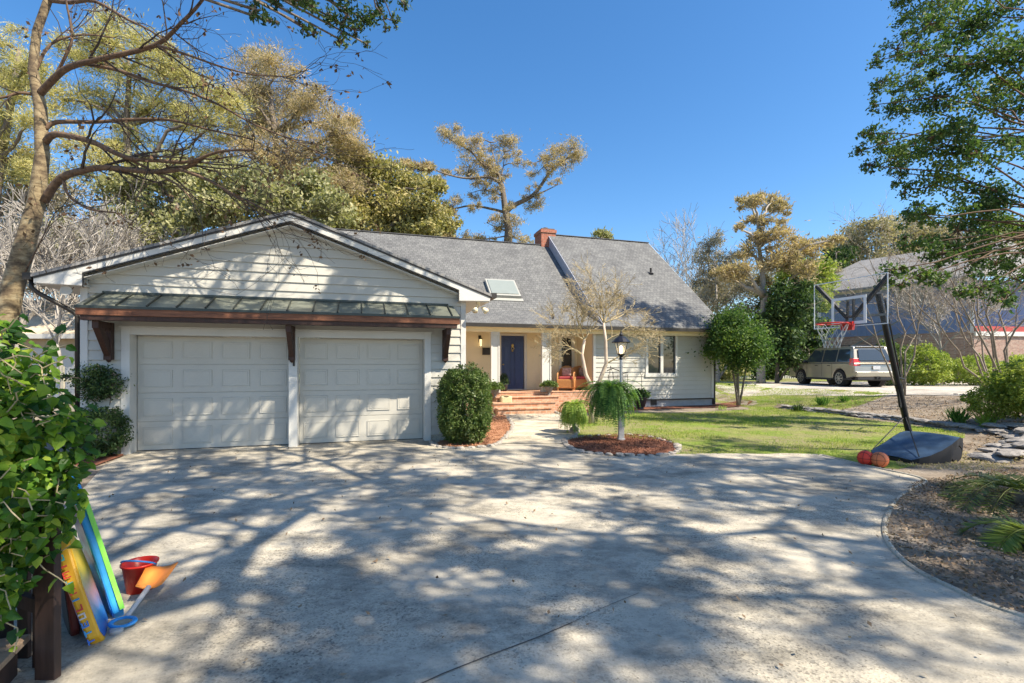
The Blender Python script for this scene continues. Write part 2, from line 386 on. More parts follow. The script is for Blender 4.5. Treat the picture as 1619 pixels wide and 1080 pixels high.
def crown_tree(name, label, cat, base, trunk, clumps, leafmat_, barkmat, r0=.25, leaf=.12, aspect=.5, dens=260, seed=1,
               kind='leaf', squash=.75, sub=14, tight=.3, group=None, up=.0, limbs=True, part='foliage', lr=.3):
    """trunk: world points base to top; clumps: [(x,y,z,r)] world. Every clump hangs on a limb from the trunk."""
    rng = np.random.default_rng(seed)
    base = Vector(base); t = thing(name, label, cat, base, 0, group)
    clumps = [(x+rng.normal()*r*.12, y+rng.normal()*r*.2, z+rng.normal()*r*.1, r*rng.uniform(.85, 1.2)) for x, y, z, r in clumps]
    tr = MB(); n = len(trunk); rad = [r0*(1-.72*i/(n-1)) for i in range(n)]; tr.tube(trunk, rad, 9)
    tp = [np.array(p, float) for p in trunk]
    lm = MB(); fm = MB()
    sat = []
    for (x, y, z, r) in clumps:
        for _ in range(2): q = rand_dirs(1, rng)[0]*r*rng.uniform(.75, 1.1); sat.append((x+q[0], y+q[1], z+q[2]*.8, r*rng.uniform(.28, .5)))
    for ci, (x, y, z, r) in enumerate(clumps+sat):
        c = np.array([x, y, z])
        if limbs and ci < len(clumps):
            cand = [p for i, p in enumerate(tp) if i >= n//3 and p[2] <= z-.15*np.linalg.norm(p[:2]-c[:2])] or [tp[n//3]]
            p = min(cand, key=lambda q: np.linalg.norm(q-c)); i = [k for k in range(n) if tp[k] is p][0]
            ra = rad[i]*lr*2; pts = wobble(p, c, 6, .03, rng, .06)
            lm.tube(pts, [ra*(1-.8*k/6)+.008 for k in range(7)], 6)
        m = int(dens*r*r)
        pts, sc = clump_pts(c, r, m, rng, sub, squash, tight)
        if limbs and ci >= len(clumps):
            p = np.array(clumps[(ci-len(clumps))//2][:3]); lm.tube(wobble(p, c, 3, .06, rng), [.02, .014, .01, .006], 4, False)
        if limbs:
            for q in sc[:max(5, sub*2//3)]:
                lm.tube(wobble(c-(c-q)*.0, q, 3, .05, rng), [.25*rad[-1]+.006, .012, .008, .005], 4, False)
        if kind == 'needle':
            # tufts: needles radiate from the sub centres
            d = pts-sc[np.argmin(((pts[:, None]-sc[None])**2).sum(2), 1)] if m*len(sc) < 4e6 else rand_dirs(m, rng)
            d = d/(np.linalg.norm(d, axis=1, keepdims=True)+1e-6)+rand_dirs(m, rng)*.8+np.array([0, 0, .35])
            fm.quads_np(leaf_quads(pts, leaf, aspect, rng, 0, d))
        else: fm.quads_np(leaf_quads(pts, leaf, aspect, rng, up))
    link('trunk', tr, barkmat, t, base, True)
    if limbs: link('limbs', lm, barkmat, t, base, True)
    link(part, fm, leafmat_, t, base)
    return t
def bare(mb, p, d, ln, r, lev, rng, out, kids=3, curl=.25, rise=.12, minr=.004, nseg=4, n=5, shrink=.68, spread=.75):
    p = np.array(p, float); d = np.array(d, float); d /= np.linalg.norm(d); pts = [p.copy()]; rr = [r]; ds = [d.copy()]
    for i in range(nseg):
        d = d+rng.normal(size=3)*curl*.5+np.array([0, 0, rise*.5]); d /= np.linalg.norm(d)
        p = p+d*ln/nseg; pts.append(p.copy()); ds.append(d.copy()); rr.append(max(minr, r*(1-.5*(i+1)/nseg)))
    mb.tube(pts, rr, n if lev > 1 else 3, False)
    out.append((pts[-1], d))
    if lev <= 0: return
    for k in range(kids+(1 if rng.random() < .4 else 0)):
        j = rng.integers(1, nseg+1) if k else nseg
        a = rng.normal(size=3); dd = ds[j]; a -= a.dot(dd)*dd; a /= np.linalg.norm(a)
        nd_ = dd+a*spread*rng.uniform(.5, 1.2)
        bare(mb, pts[j], nd_, ln*shrink*rng.uniform(.75, 1.15), max(minr, rr[j]*.68), lev-1, rng, out, kids, curl, rise, minr, nseg, n, shrink, spread)
def bush(name, label, cat, c, rad, n, leaf, aspect, lm, seed, group=None, shape=None, stems=4, flat=.0, up=.3, barkm=None, lump=.12, inner=.0):
    "shrub filling an ellipsoid (or shape(u)->scale), outer shell dense; c is the ground point below it"
    rng = np.random.default_rng(seed); c = Vector(c); t = thing(name, label, cat, c, 0, group)
    d = rand_dirs(n, rng); rr = rng.uniform(inner, 1, (n, 1))**(.38)
    lumpv = np.array([noise.noise(Vector(tuple(q*2.1))+Vector((seed*3.1, 0, 0))) for q in d])[:, None]
    p = d*rr*(1+lump*2*lumpv)
    if flat: p[:, :2] *= (1-flat*np.clip(p[:, 2:3], -1, 1)); 
    if shape: p = shape(p)
    big = np.array([noise.noise(Vector(tuple(q*4.7))+Vector((0, seed*1.7, 0))) for q in d])[:, None]
    stray = (rng.random((n, 1)) < .05)*rng.uniform(0, .16, (n, 1)); p = p*(1+.16*np.minimum(big, .3)+stray)
    hole = (big[:, 0] < -.28) & (rr[:, 0] > .72); p = p[~hole]; n = len(p)
    pts = p*np.array(rad)+np.array([c.x, c.y, c.z+rad[2]*.98])
    keep = pts[:, 2] > c.z+.01; pts = pts[keep]
    m = MB(); m.quads_np(leaf_quads(pts, leaf, aspect, rng, up)); link('foliage', m, lm, t, c)
    s = MB()
    for i in range(stems):
        a = 2*pi*i/stems+rng.uniform(0, 1); e = (c.x+cos(a)*rad[0]*.6, c.y+sin(a)*rad[1]*.6, c.z+rad[2]*1.3)
        s.tube(wobble((c.x+cos(a)*.05, c.y+sin(a)*.05, c.z), e, 4, .05, rng), [.02, .016, .012, .008, .005], 5)
    link('stems', s, barkm or M['bark'], t, c)
    return t
def frond(mb, p, d, ln, droop, w, rng, nl=26, la=.5, lw=.012):
    "arched frond: a rib and leaflet quads to both sides"
    p = np.array(p, float); d = np.array(d, float); d /= np.linalg.norm(d); k = 10; pts = [p.copy()]; ds = [d.copy()]
    for i in range(k):
        d = d+np.array([0, 0, -droop/k*1.6]); d /= np.linalg.norm(d); p = p+d*ln/k; pts.append(p.copy()); ds.append(d.copy())
    mb.tube(pts, [lw*.5*(1-.8*i/k) for i in range(k+1)], 3, False)
    Q = []
    for j in range(nl):
        t = .08+.92*j/nl; i = min(k-1, int(t*k)); f = t*k-i; q = pts[i]*(1-f)+pts[i+1]*f; dd = ds[i]
        side = np.cross(dd, [0, 0, 1.0]); side /= np.linalg.norm(side)+1e-6
        l = w*sin(pi*min(1, t*.85+.12))**.7
        for s in (-1, 1):
            a = side*s+dd*la+np.array([0, 0, rng.uniform(-.15, .25)]); a /= np.linalg.norm(a); b = np.cross(a, np.cross(side*s, dd)+.001); b /= np.linalg.norm(b)+1e-6
            Q.append([q, q+a*l*.45+dd*lw*.6, q+a*l, q+a*l*.45-dd*lw*.6])
    mb.quads_np(np.array(Q))

# ------------------------------------------------------------------ terrain
def sm(x): x = min(1, max(0, x)); return x*x*(3-2*x)
XC = [(0,7.2), (3,6.6), (6,7.2), (7.9,7.9), (8.9,9.1), (10.4,10.8), (13,10.9), (15.2,10.7), (17.5,9.8), (20,9.0), (60,9.0)]
def xc(y):
    for (a, b), (c, d) in zip(XC, XC[1:]):
        if y <= c: return b+(d-b)*max(0, (y-a))/(c-a)
    return 9.0
def gz(x, y):
    k = x-xc(y)
    h1 = .14*sm(k/.35)+.44*sm((k-.3)/4.2) if y > 7.5 else (.14*sm(k/.6)+.44*sm((k-.3)/5))*sm((y-3)/4.5)
    h2 = .58*sm((y-19.5)/5)*sm((x-8.3)/2.2)
    h3 = .58*sm((y-27)/6)
    return max(h1, h2, h3)
def grid_sheet(name, x0, x1, y0, y1, nx, ny, m, dz=0, inside=None):
    mb = MB(); idx = {}
    xs = [x0+(x1-x0)*i/nx for i in range(nx+1)]; ys = [y0+(y1-y0)*j/ny for j in range(ny+1)]
    vs = [(x, y, gz(x, y)+dz) for y in ys for x in xs]; fs = []
    for j in range(ny):
        for i in range(nx):
            if inside and not inside((xs[i]+xs[i+1])/2, (ys[j]+ys[j+1])/2): continue
            a = j*(nx+1)+i; fs.append((a, a+1, a+nx+2, a+nx+1))
    mb.add(vs, fs); return struct(name, mb, m, True)
def inpoly(poly):
    def f(x, y):
        c = False; n = len(poly)
        for i in range(n):
            (x1, y1), (x2, y2) = poly[i], poly[(i+1) % n]
            if (y1 > y) != (y2 > y) and x < (x2-x1)*(y-y1)/(y2-y1)+x1: c = not c
        return c
    return f
def catmull(pts, k=8, closed=False):
    out = []; n = len(pts)
    rng_ = range(n if closed else n-1)
    for i in rng_:
        g = lambda j: pts[j % n] if closed else pts[min(n-1, max(0, j))]
        p0, p1, p2, p3 = g(i-1), g(i), g(i+1), g(i+2)
        for j in range(k):
            t = j/k
            out.append(tuple(.5*((2*b)+(-a+c)*t+(2*a-5*b+4*c-d)*t*t+(-a+3*b-3*c+d)*t**3) for a, b, c, d in zip(p0, p1, p2, p3)))
    if not closed: out.append(tuple(pts[-1]))
    return out
def drape(name, poly, m, dz, step=.35):
    "sheet with an exact outline that follows the terrain"
    import bmesh
    bm = bmesh.new(); vs = [bm.verts.new((x, y, 0)) for x, y in poly]; bm.faces.new(vs)
    bmesh.ops.triangulate(bm, faces=bm.faces[:])
    xs = [p[0] for p in poly]; ys = [p[1] for p in poly]
    for ax, lo, hi in ((0, min(xs), max(xs)), (1, min(ys), max(ys))):
        k = lo+step
        while k < hi:
            co = (k, 0, 0) if ax == 0 else (0, k, 0); no = (1, 0, 0) if ax == 0 else (0, 1, 0)
            bmesh.ops.bisect_plane(bm, geom=bm.verts[:]+bm.edges[:]+bm.faces[:], plane_co=co, plane_no=no); k += step
    for v in bm.verts: v.co.z = gz(v.co.x, v.co.y)+dz
    me = bpy.data.meshes.new(name); bm.normal_update(); bm.to_mesh(me); bm.free()
    me.materials.append(m); o = bpy.data.objects.new(name, me); COL.objects.link(o); o['kind'] = 'structure'; return o

grid_sheet('ground', -30, 60, -22, 62, 180, 168, M['dirt'])
fg = MB(); fg.box(-400, 400, -300, 500, -.6, -.35); struct('far_ground', fg, M['dirt'])
ring = MB()
for (x0, x1, y0, y1) in ((-400,-29.9,-300,500), (59.9,400,-300,500), (-29.9,59.9,61.9,500), (-29.9,59.9,-300,-21.9)):
    z = .578 if y0 > 60 else 0; ring.box(x0, x1, y0, y1, -.3, (z if y0 > 60 or x0 > 50 else -.004))
struct('outer_ground', ring, M['dirt'])

def g2(px, py, z=0):
    q = G(px, py, z); return (q.x, q.y)
drive_edge = catmull([g2(893,703), g2(960,722), g2(1070,719), g2(1160,718), g2(1300,721)], 6)[:-1]+catmull([g2(1300,721), g2(1380,740), g2(1462,760), g2(1428,782), g2(1404,812), g2(1400,850), g2(1432,892), g2(1500,930), g2(1619,978), (3.9,2.2), (4.6,.6), (6,-3)], 6)
drive_poly = drive_edge+[(6,-14), (-9,-14), (-9,1), (-3.1,1.2), (-2.75,2.6), (-4.2,4.2), (-5.1,5.6), g2(165,737), g2(196,722), (-6.9,8.85), (-1.4,10.5), g2(700,705), g2(760,706), g2(783,702)]
drive_poly = [p for i, p in enumerate(drive_poly) if i == 0 or (Vector(p)-Vector(drive_poly[i-1])).length > .02]
drape('driveway', drive_poly, M['concrete'], .012, 1.5)
# raised rounded lip along the curved edge of the drive
lip = MB(); lp = [(x, y, .018) for x, y in drive_edge[14:-6]]
lip.tube([(x, y, .006) for x, y, z in lp[6:]], [.004]+[.026]*(len(lp)-7), 8); struct('driveway_lip', lip, M['concrete'])
walk_poly = catmull([g2(783,702), g2(800,688), g2(808,676), g2(800,664), g2(790,656)], 5)+catmull([g2(884,655), g2(905,667), g2(912,682), g2(905,694), g2(893,703)], 5)
drape('walkway', walk_poly, M['walkcon'], .020, 1.5)
jt = MB()
def seam(pts, w=.016, z=.0165):
    for a, b in zip(pts, pts[1:]):
        a = Vector(a+(z,)); b = Vector(b+(z,)); d = (b-a).normalized(); n = Vector((-d.y, d.x, 0))*w/2
        jt.quad(a-n, b-n, b+n, a+n)
seam([g2(640,1098), g2(700,1070), g2(770,1042), g2(850,1012), g2(905,988)], .009); seam([g2(905,988), g2(950,966), g2(1010,941)], .004)
seam([g2(1070,722), g2(1050,735), g2(1010,752)], .005)
joints = struct('driveway_joints', jt, mat('dark joint', (.09,.08,.07), .9))

lawn_poly = catmull([g2(895,698), g2(912,682), g2(900,664), (2.6,15.3), (4.5,16.0), (8.3,17.2), (8.8,19.5), (8.3,24), (9,28)], 4)+[(12,28), (12.4,22), (14,17.6)]+catmull([(11.5,16.2), (10.4,15.4), (10.5,13), (10.3,11), (8.4,9.6), (7.9,8.9), g2(1420,742), g2(1300,722), g2(1160,719), g2(1072,720), g2(1070,706), g2(990,694), g2(910,694)], 4)[:-1]
drape('lawn', lawn_poly, M['lawn'], .006, .8)
back_lawn = [(-25,29), (60,31), (60,60), (-25,60)]
drape('back_lawn', back_lawn, M['lawn'], .01, 3)
road_poly = [(8.0,24.3), (10.6,21.2), (12.6,17.9), (15.2,15.6), (20,14.2), (34,13), (58,13), (58,27), (34,29), (20,29.5), (8.0,28.6)]
drape('road', road_poly, M['street'], .016, 1.2)
bed_poly = catmull([g2(896,704), g2(903,696), g2(940,690), g2(1000,688), g2(1050,696), g2(1072,710), g2(1040,720), g2(960,719)], 5, True)
drape('lamp_bed_mulch', bed_poly, M['mulch'], .024, .6)
bed2 = catmull([g2(690,704), g2(720,690), g2(770,668), g2(790,656), g2(803,662), g2(810,676), g2(798,692), g2(780,703), g2(735,708)], 4, True)
drape('garage_bed_mulch', bed2, M['sunlit_mulch'], .026, .6)
u = (cos(radians(17)), sin(radians(17))); v_ = (-sin(radians(17)), cos(radians(17)))
def HW(s, t): return (s*u[0]+t*v_[0], s*u[1]+t*v_[1])
bed3 = [HW(6.3,14.5), HW(8.5,15.0), HW(11,15.1), HW(13.3,15.0), HW(14.8,15.6), HW(15.2,16.4), HW(13.6,16.6), HW(8,16.05), HW(6.3,15.9)]
drape('house_bed_mulch', bed3, M['mulch'], .018, .6)
bed4 = [g2(110,760), g2(140,742), g2(195,722), g2(196,716), (-7.2,8.75), (-9,8.6), (-8,6)]
drape('left_bed_mulch', bed4, M['mulch'], .022, .6)
rb = catmull([g2(1462,760), g2(1428,782), g2(1404,812), g2(1400,850), g2(1432,892), g2(1500,930), g2(1619,978), (4.0,2.2), (8,1.5), (9.5,5), (8.2,7.2), (7.2,7.2)], 5, True)

# scatter: leaf litter, chips, grass
def scatter(poly, n, size, aspect, m, name, seed, zoff=.02, up=3.0, label=None, cat=None, hz=0, dens=None, bbox=None):
    rng = np.random.default_rng(seed); f = inpoly(poly); xs = [p[0] for p in poly]; ys = [p[1] for p in poly]; pts = []
    x0, x1, y0, y1 = bbox or (min(xs), max(xs), min(ys), max(ys)); tries = 0
    while len(pts) < n and tries < n*12:
        tries += 1; x = rng.uniform(x0, x1); y = rng.uniform(y0, y1)
        if f(x, y) and (dens is None or rng.random() < dens(x, y)): pts.append((x, y, gz(x, y)+zoff+rng.uniform(0, hz)))
    pts = np.array(pts); mb = MB()
    if up >= 0: q = leaf_quads(pts, size, aspect, rng, up)
    else:
        d = rng.normal(size=(len(pts), 3))*.45; d[:, 2] = 1; q = leaf_quads(pts+np.array([0, 0, size*.4]), size, aspect, rng, 0, d)
    q[:, :, 2] = np.maximum(q[:, :, 2], pts[:, None, 2]-zoff*.4)
    mb.quads_np(q); o = link(name, mb, m); tag(o, label, cat, None, 'stuff'); return o
scatter(rb, 22000, .042, .5, M['litter'], 'leaf_litter', 3, .014, 1.2, 'brown leaf litter covering the bare bed right of the curved drive edge', 'leaf litter', .02)
def gd(x, y):
    k = noise.noise(Vector((x*.5, y*.8, 3.7)))+.5*noise.noise(Vector((x*1.7, y*2.2, 1.7)))+(.06*(y-11.5))
    return min(1, max(.03, .12+2.0*k))
scatter(lawn_poly, 48000, .055, .13, M['blade'], 'grass', 4, .012, -1, 'short patchy green grass on the front lawn', 'grass', dens=gd)
scatter([(-7,1), (6,1), (6,8), (-7,9.5)], 520, .035, .6, M['litter'], 'fallen_leaves', 5, .03, 2.5, 'stray fallen leaves lying on the concrete drive', 'leaves', .004)
scatter(bed_poly, 2500, .05, .3, M['chips'], 'mulch_chips', 6, .03, 1.0, 'dark red mulch chips in the lamp post bed', 'mulch', .02)
scatter(bed2, 2500, .045, .35, M['sunlit_chips'], 'mulch_chips', 7, .03, 1.0, 'mulch chips beside the clipped shrub, sunlight put into their orange brown colour', 'mulch', .02)
dirt_poly = [(8.2,7.5), (8.2,9.3), (10.9,11), (11,13), (10.9,15.2), (10,17.4), (12.2,17.6), (15,15.3), (19,14), (19,7), (12,6)]
scatter(dirt_poly, 9000, .07, .4, M['litter'], 'bank_litter', 8, .015, 1.2, 'dry leaves and twigs on the bank above the stone edging', 'leaf litter', .02)
scatter([(6.0,7.5), (6.8,7.2), (8.2,7.5), (8.3,9.4), (6.9,8.9)], 2500, .05, .3, M['drygrass'], 'dry_grass', 9, .012, 1.2, 'dry grass and litter around the basketball hoop base', 'dry grass', .01)
# ------------------------------------------------------------------ the house (local: x along the front, y into the depth)
A = radians(17)
def S(px, t):
    k = (px-CX)/F; Y = t/(k*v_[0]+v_[1]); return k*Y*u[0]+Y*u[1]
def SZ(px, py, t):
    k = (px-CX)/F; Y = t/(k*v_[0]+v_[1]); return k*Y*u[0]+Y*u[1], CAMH+(HY-py)*Y/F
H0 = (4.0, 13.0)
hx, hy = HW(*H0)
house = thing('house', 'white single storey house with a double garage, blue front door and grey shingle roof', 'house', (hx, hy, 0), A)
OFF = (H0[0], H0[1], 0)
def hp(name, mb, m, parent=None, smooth=False, bevel=0, label=None):
    return link(name, mb, m, parent or house, OFF, smooth, bevel, label)
TG = 10.2; TD = 10.46
GC, GH = -1.33, 3.88; APEX, EAVE = 4.50, 3.10
SL = (APEX-EAVE)/GH
def groof(s): return APEX-abs(s-GC)*SL
# lap siding: each course tilts out towards its foot
def lap(mb, s0, s1, z0, z1, t, e=.172, clip=None, out=.024):
    z = z0
    while z < z1-1e-4:
        zt = min(z+e, z1)
        def cs(zz): 
            if not clip: return s0, s1
            w = (APEX-.17-zz)/SL; return max(s0, GC-w), min(s1, GC+w)
        a0, a1 = cs(z); b0, b1 = cs(zt)
        if a1-a0 > .02:
            if b1 < b0: b0 = b1 = GC
            o = out*(zt-z)/e
            g_ = min(.012, (zt-z)*.4); mb.quad((a0, t-o, z+g_), (a1, t-o, z+g_), (b1, t-.002, zt), (b0, t-.002, zt)); mb.quad((a0, t+.003, z+g_), (a1, t+.003, z+g_), (a1, t-o, z+g_), (a0, t-o, z+g_)); mb.quad((a0, t+.003, z), (a1, t+.003, z), (a1, t+.003, z+g_), (a0, t+.003, z+g_))
        z = zt
gl, gr = S(140, TG), 1.97
d1 = (-3.97, -1.39); d2 = (-1.235, 1.205); DH = 2.13
m = MB(); lap(m, gl, -4.10, .12, 2.66, TG); lap(m, 1.34, gr, .12, 2.66, TG); lap(m, -4.10, 1.34, 2.27, 2.66, TG)
hp('garage_siding', m, M['siding'])
m = MB(); lap(m, gl, gr, 2.66, 4.4, TG, clip=True); hp('gable_siding', m, M['siding'])
# solid wall body behind the siding
m = MB()
m.box(gl-.1, -4.0, TG+.005, TG+.2, 0, 2.7); m.box(1.22, gr+.06, TG+.005, TG+.2, 0, 2.7); m.box(-4.0, 1.22, TG+.005, TG+.2, DH+.02, 2.7)
m.box(gl-.1, gl+.08, TG+.2, 21, 0, 3.1); m.box(gr-.06, gr+.06, TG+.2, 17.4, 0, 3.1)
m.prism([(gl-.1, TG+.01, 2.7), (gr+.06, TG+.01, 2.7), (gr+.06, TG+.01, groof(gr+.06)-.05), (GC, TG+.01, APEX-.08), (gl-.1, TG+.01, groof(gl-.1)-.05)], (0, .18, 0))
hp('garage_wall', m, M['siding'])
for a_, b_ in ((gl, -4.1), (1.34, gr)):
    m = MB(); m.box(a_, b_, TG-.004, TG+.004, 0, .12); hp('garage_foundation', m, M['concrete'])
for a_, z_ in ((gl-.11, 3.2), (gr, 3.12)):
    m = MB(); m.box(a_, a_+.11, TG-.03, TG+.03, .02, z_); hp('corner_board', m, M['white'], bevel=.004)
# door casing and jambs
m = MB()
m.box(-4.10, -3.97, TG-.03, TD, 0, 2.26); m.box(1.205, 1.34, TG-.03, TD, 0, 2.26); m.box(-3.97, 1.205, TG-.028, TD, DH, 2.255)
m.box(-1.39, -1.235, TG-.034, TD, 0, DH)
m.box(-4.13, 1.37, TG-.045, TG-.031, 2.255, 2.285)
hp('garage_door_frame', m, M['white'], bevel=.005)
def garage_door(a, b):
    base = MB(); base.box(a, b, TD+.03, TD+.06, .02, DH); d = hp('garage_door', base, M['doorpaint'])
    n = 4; hgt = (DH-.02)/n; w = (b-a)/n
    for i in range(n):
        z0 = .02+i*hgt; m = MB(); t = TD+.012
        m.box(a+.002, b-.002, t, TD+.03, z0+.004, z0+hgt-.004)
        for k in range(4):
            x0 = a+w*k+w*.13; x1 = a+w*(k+1)-w*.13; y0 = z0+hgt*.2; y1 = z0+hgt*.8
            # sunk groove frame round a raised field
            m.prism([(x0, t-.009, y0), (x1, t-.009, y0), (x1, t-.009, y1), (x0, t-.009, y1)], (0, .009, 0))
            m.box(x0+.035, x1-.035, t-.013, t-.009, y0+.035, y1-.035)
            for (p_, q_, r_, s_) in ((x0, x1, y0, y0+.014), (x0, x1, y1-.014, y1), (x0, x0+.014, y0+.014, y1-.014), (x1-.014, x1, y0+.014, y1-.014)): m.box(p_, q_, t-.0155, t-.0095, r_, s_)
        p = hp('door_section', m, M['doorpaint'], d, bevel=.004); p.parent = d; p.location = (0, 0, 0)
    m = MB(); m.box(a, b, TD+.0, TD+.05, 0.0, .022); hp('bottom_seal', m, M['darkmetal'], d)
    return d
def hp_fix(o): pass
garage_door(*d1); garage_door(*d2)
m = MB(); m.box(S(463,10.15), S(463,10.15)+.035, TG-.06, TG-.034, 1.57, 1.68); m.lathe([(.012,0),(.012,.05)], (S(463,10.15)+.02, TG-.05, 1.67), 8)
hp('keypad', m, M['darkmetal'])
# awning
aw = MB(); t0, t1 = TG-.01, 9.55; za, zb = 2.83, 2.545; a0, a1 = -4.47, 1.80
b0, b1 = -4.47, 1.83
aw.prism([(b0, t1, zb), (b1, t1, zb), (b1, t1, zb+.02), (b0, t1, zb+.02)], (0, .02, 0))
aw.add([(b0, t1, zb), (b1, t1, zb), (a1, t0, za), (a0, t0, za), (b0, t1, zb+.012), (b1, t1, zb+.012), (a1, t0, za+.012), (a0, t0, za+.012)],
       [(0,3,2,1), (4,5,6,7), (0,1,5,4), (1,2,6,5), (2,3,7,6), (3,0,4,7)])
aw_o = hp('awning_roof', aw, M['awnmetal'])
m = MB(); ns = 14
for i in range(ns+1):
    f = i/ns; sa = a0+.12+(a1-a0-.24)*f; 
    m.beam((sa, t1+.0, zb+.026), (sa, t0, za+.026), .018, .035)
m.beam((a0+.1, t0-.015, za+.03), (a1-.1, t0-.015, za+.03), .03, .045)
m.beam((b0-.005, t1-.008, zb-.005), (b1+.005, t1-.008, zb-.005), .02, .045)
hp('standing_seam', m, M['seam'], aw_o).location = (0, 0, 0)
m = MB(); m.box(b0+.0, b1, t1, t1+.05, 2.405, 2.525); m.box(b0, b0+.05, t1+.05, TG-.03, 2.405, 2.53); m.box(b1-.05, b1, t1+.05, TG-.03, 2.405, 2.53)
hp('awning_fascia', m, M['beamwood'], bevel=.004)
m = MB(); m.box(b0+.05, b1-.05, t1+.02, t1+.14, 2.325, 2.404); m.box(b0+.05, b1-.05, t1+.14, TG-.035, 2.39, 2.404); hp('awning_beam', m, M['darkwood'], bevel=.004)
for sx in (S(172, 10.1), -1.325, S(704, 10.1)):
    m = MB(); w = .11
    m.box(sx-w/2, sx+w/2, TG-.16, TG-.036, 1.68, 2.324)
    m.box(sx-w/2+.01, sx+w/2-.01, t1+.1, TG-.16, 2.2, 2.324)
    m.prism([(sx-w/2+.012, TG-.161, 1.74), (sx-w/2+.012, TG-.161, 1.98), (sx-w/2+.012, t1+.3, 2.199), (sx-w/2+.012, t1+.12, 2.199)], (w-.024, 0, 0))
    m.lathe([(.001,-.05), (.03,-.03), (.045,0)], (sx, TG-.1, 1.68), 10)
    hp('bracket', m, M['darkwood'], bevel=.004)
# garage roof
TR = 9.93
def slab(mb, pts, th):
    n = len(pts); mb.add([tuple(p) for p in pts]+[(p[0], p[1], p[2]-th) for p in pts], [tuple(range(n)), tuple(range(n, 2*n))[::-1]]+[(i, i+n, (i+1) % n+n, (i+1) % n) for i in range(n)])
m = MB(); ez = lambda s: groof(s)
sL, sR = GC-GH-.03, GC+GH+.03
slab(m, [(sL, TR-.02, ez(sL)), (GC, TR-.02, APEX), (GC, 17.5, APEX), (sL, 17.5, ez(sL))], .05)
slab(m, [(GC, TR-.02, APEX), (sR, TR-.02, ez(sR)), (sR, 15.9, ez(sR)), (GC, 17.5, APEX)], .05)
M['shingle_g'] = shinglemat('grey shingle roof of the garage', [(.30,.29,.28), (.22,.22,.22), (.15,.15,.155)], 1)
hp('garage_roof', m, M['shingle_g'])
m = MB()
for sg in (-1, 1):
    e = GC+sg*GH
    def q(s, dz): return (s, TR, groof(s)-.052-dz)
    m.prism([(GC, TR, APEX-.052), (e, TR, groof(e)-.052), (e, TR, groof(e)-.052-.10), (e-sg*.66, TR, 2.93), (e-sg*.66, TR, groof(e-sg*.66)-.195), (GC, TR, APEX-.205)], (0, .03, 0))
hp('rake_board', m, M['white'])
m = MB()
for sg in (-1, 1):
    e = GC+sg*GH
    m.prism([(GC, TR-.012, APEX-.05), (e, TR-.012, groof(e)-.05), (e, TR-.012, groof(e)-.085), (GC, TR-.012, APEX-.085)], (0, .010, 0))
hp('drip_edge', m, M['darkmetal'])
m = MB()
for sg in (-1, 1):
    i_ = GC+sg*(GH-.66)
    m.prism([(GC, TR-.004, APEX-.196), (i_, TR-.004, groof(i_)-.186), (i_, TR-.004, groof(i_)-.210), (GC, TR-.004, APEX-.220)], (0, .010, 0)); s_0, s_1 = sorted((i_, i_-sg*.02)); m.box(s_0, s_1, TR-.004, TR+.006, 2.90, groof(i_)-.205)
hp('rake_shadow_strip', m, M['darkmetal'])  # dark strip standing in for the shadow line inside the rake
m = MB()   # soffits under the overhang
for sg in (-1, 1):
    e = GC+sg*GH; i_ = e-sg*.66
    slab(m, [(GC, TR+.03, APEX-.26), (i_, TR+.03, groof(i_)-.26), (i_, TG, groof(i_)-.26), (GC, TG, APEX-.26)], .01)
    s0, s1 = sorted((e, i_)); m.box(s0, s1, TR+.03, 16 if sg > 0 else 20, 2.93, 2.945)
hp('soffit', m, M['white'])
m = MB(); m.box(sL-.12, sL-.0, TR+.0, 20, 3.0, 3.11); hp('gutter', m, M['darkmetal'])
m = MB(); m.box(sR+.0, sR+.12, TR+.0, 15.3, 3.02, 3.12); hp('gutter', m, M['darkmetal'])
dsx = gl-.16
m = MB(); m.tube([(sL-.06, TR+.12, 3.02), (sL-.06, TR+.12, 2.88), (sL+.02, TR+.13, 2.80), (dsx-.04, TG-.02, 2.50), (dsx, TG, 2.42), (dsx, TG, .1)], .036, 8)
hp('downspout', m, M['darkmetal'], smooth=True)
# floodlights under the right eave end and vent on the left return
def flood(s, t, z):
    m = MB(); m.lathe([(.05,0),(.05,.03)], (s, t, z-.03), 12); m.tube([(s, t, z-.03), (s-.05, t-.03, z-.12)], .012, 6); m.tube([(s, t, z-.03), (s+.07, t-.03, z-.12)], .012, 6)
    for dx in (-.06, .09): m.add(*_cone((s+dx, t-.03, z-.12), (s+dx*1.6, t-.12, z-.2), .03, .065))
    hp('floodlight', m, M['cream'], smooth=True)
def _cone(a, b, r0, r1):
    q = MB(); q.tube([a, b], [r0, r1], 12); return q.v, q.f
flood(S(756, 10.1), 10.1, 2.93)
m = MB(); m.lathe([(.085,0),(.085,.03),(.06,.05)], (S(103,10.0), 10.02, 2.85), 16, 'y'); hp('eave_speaker', m, M['siding'])
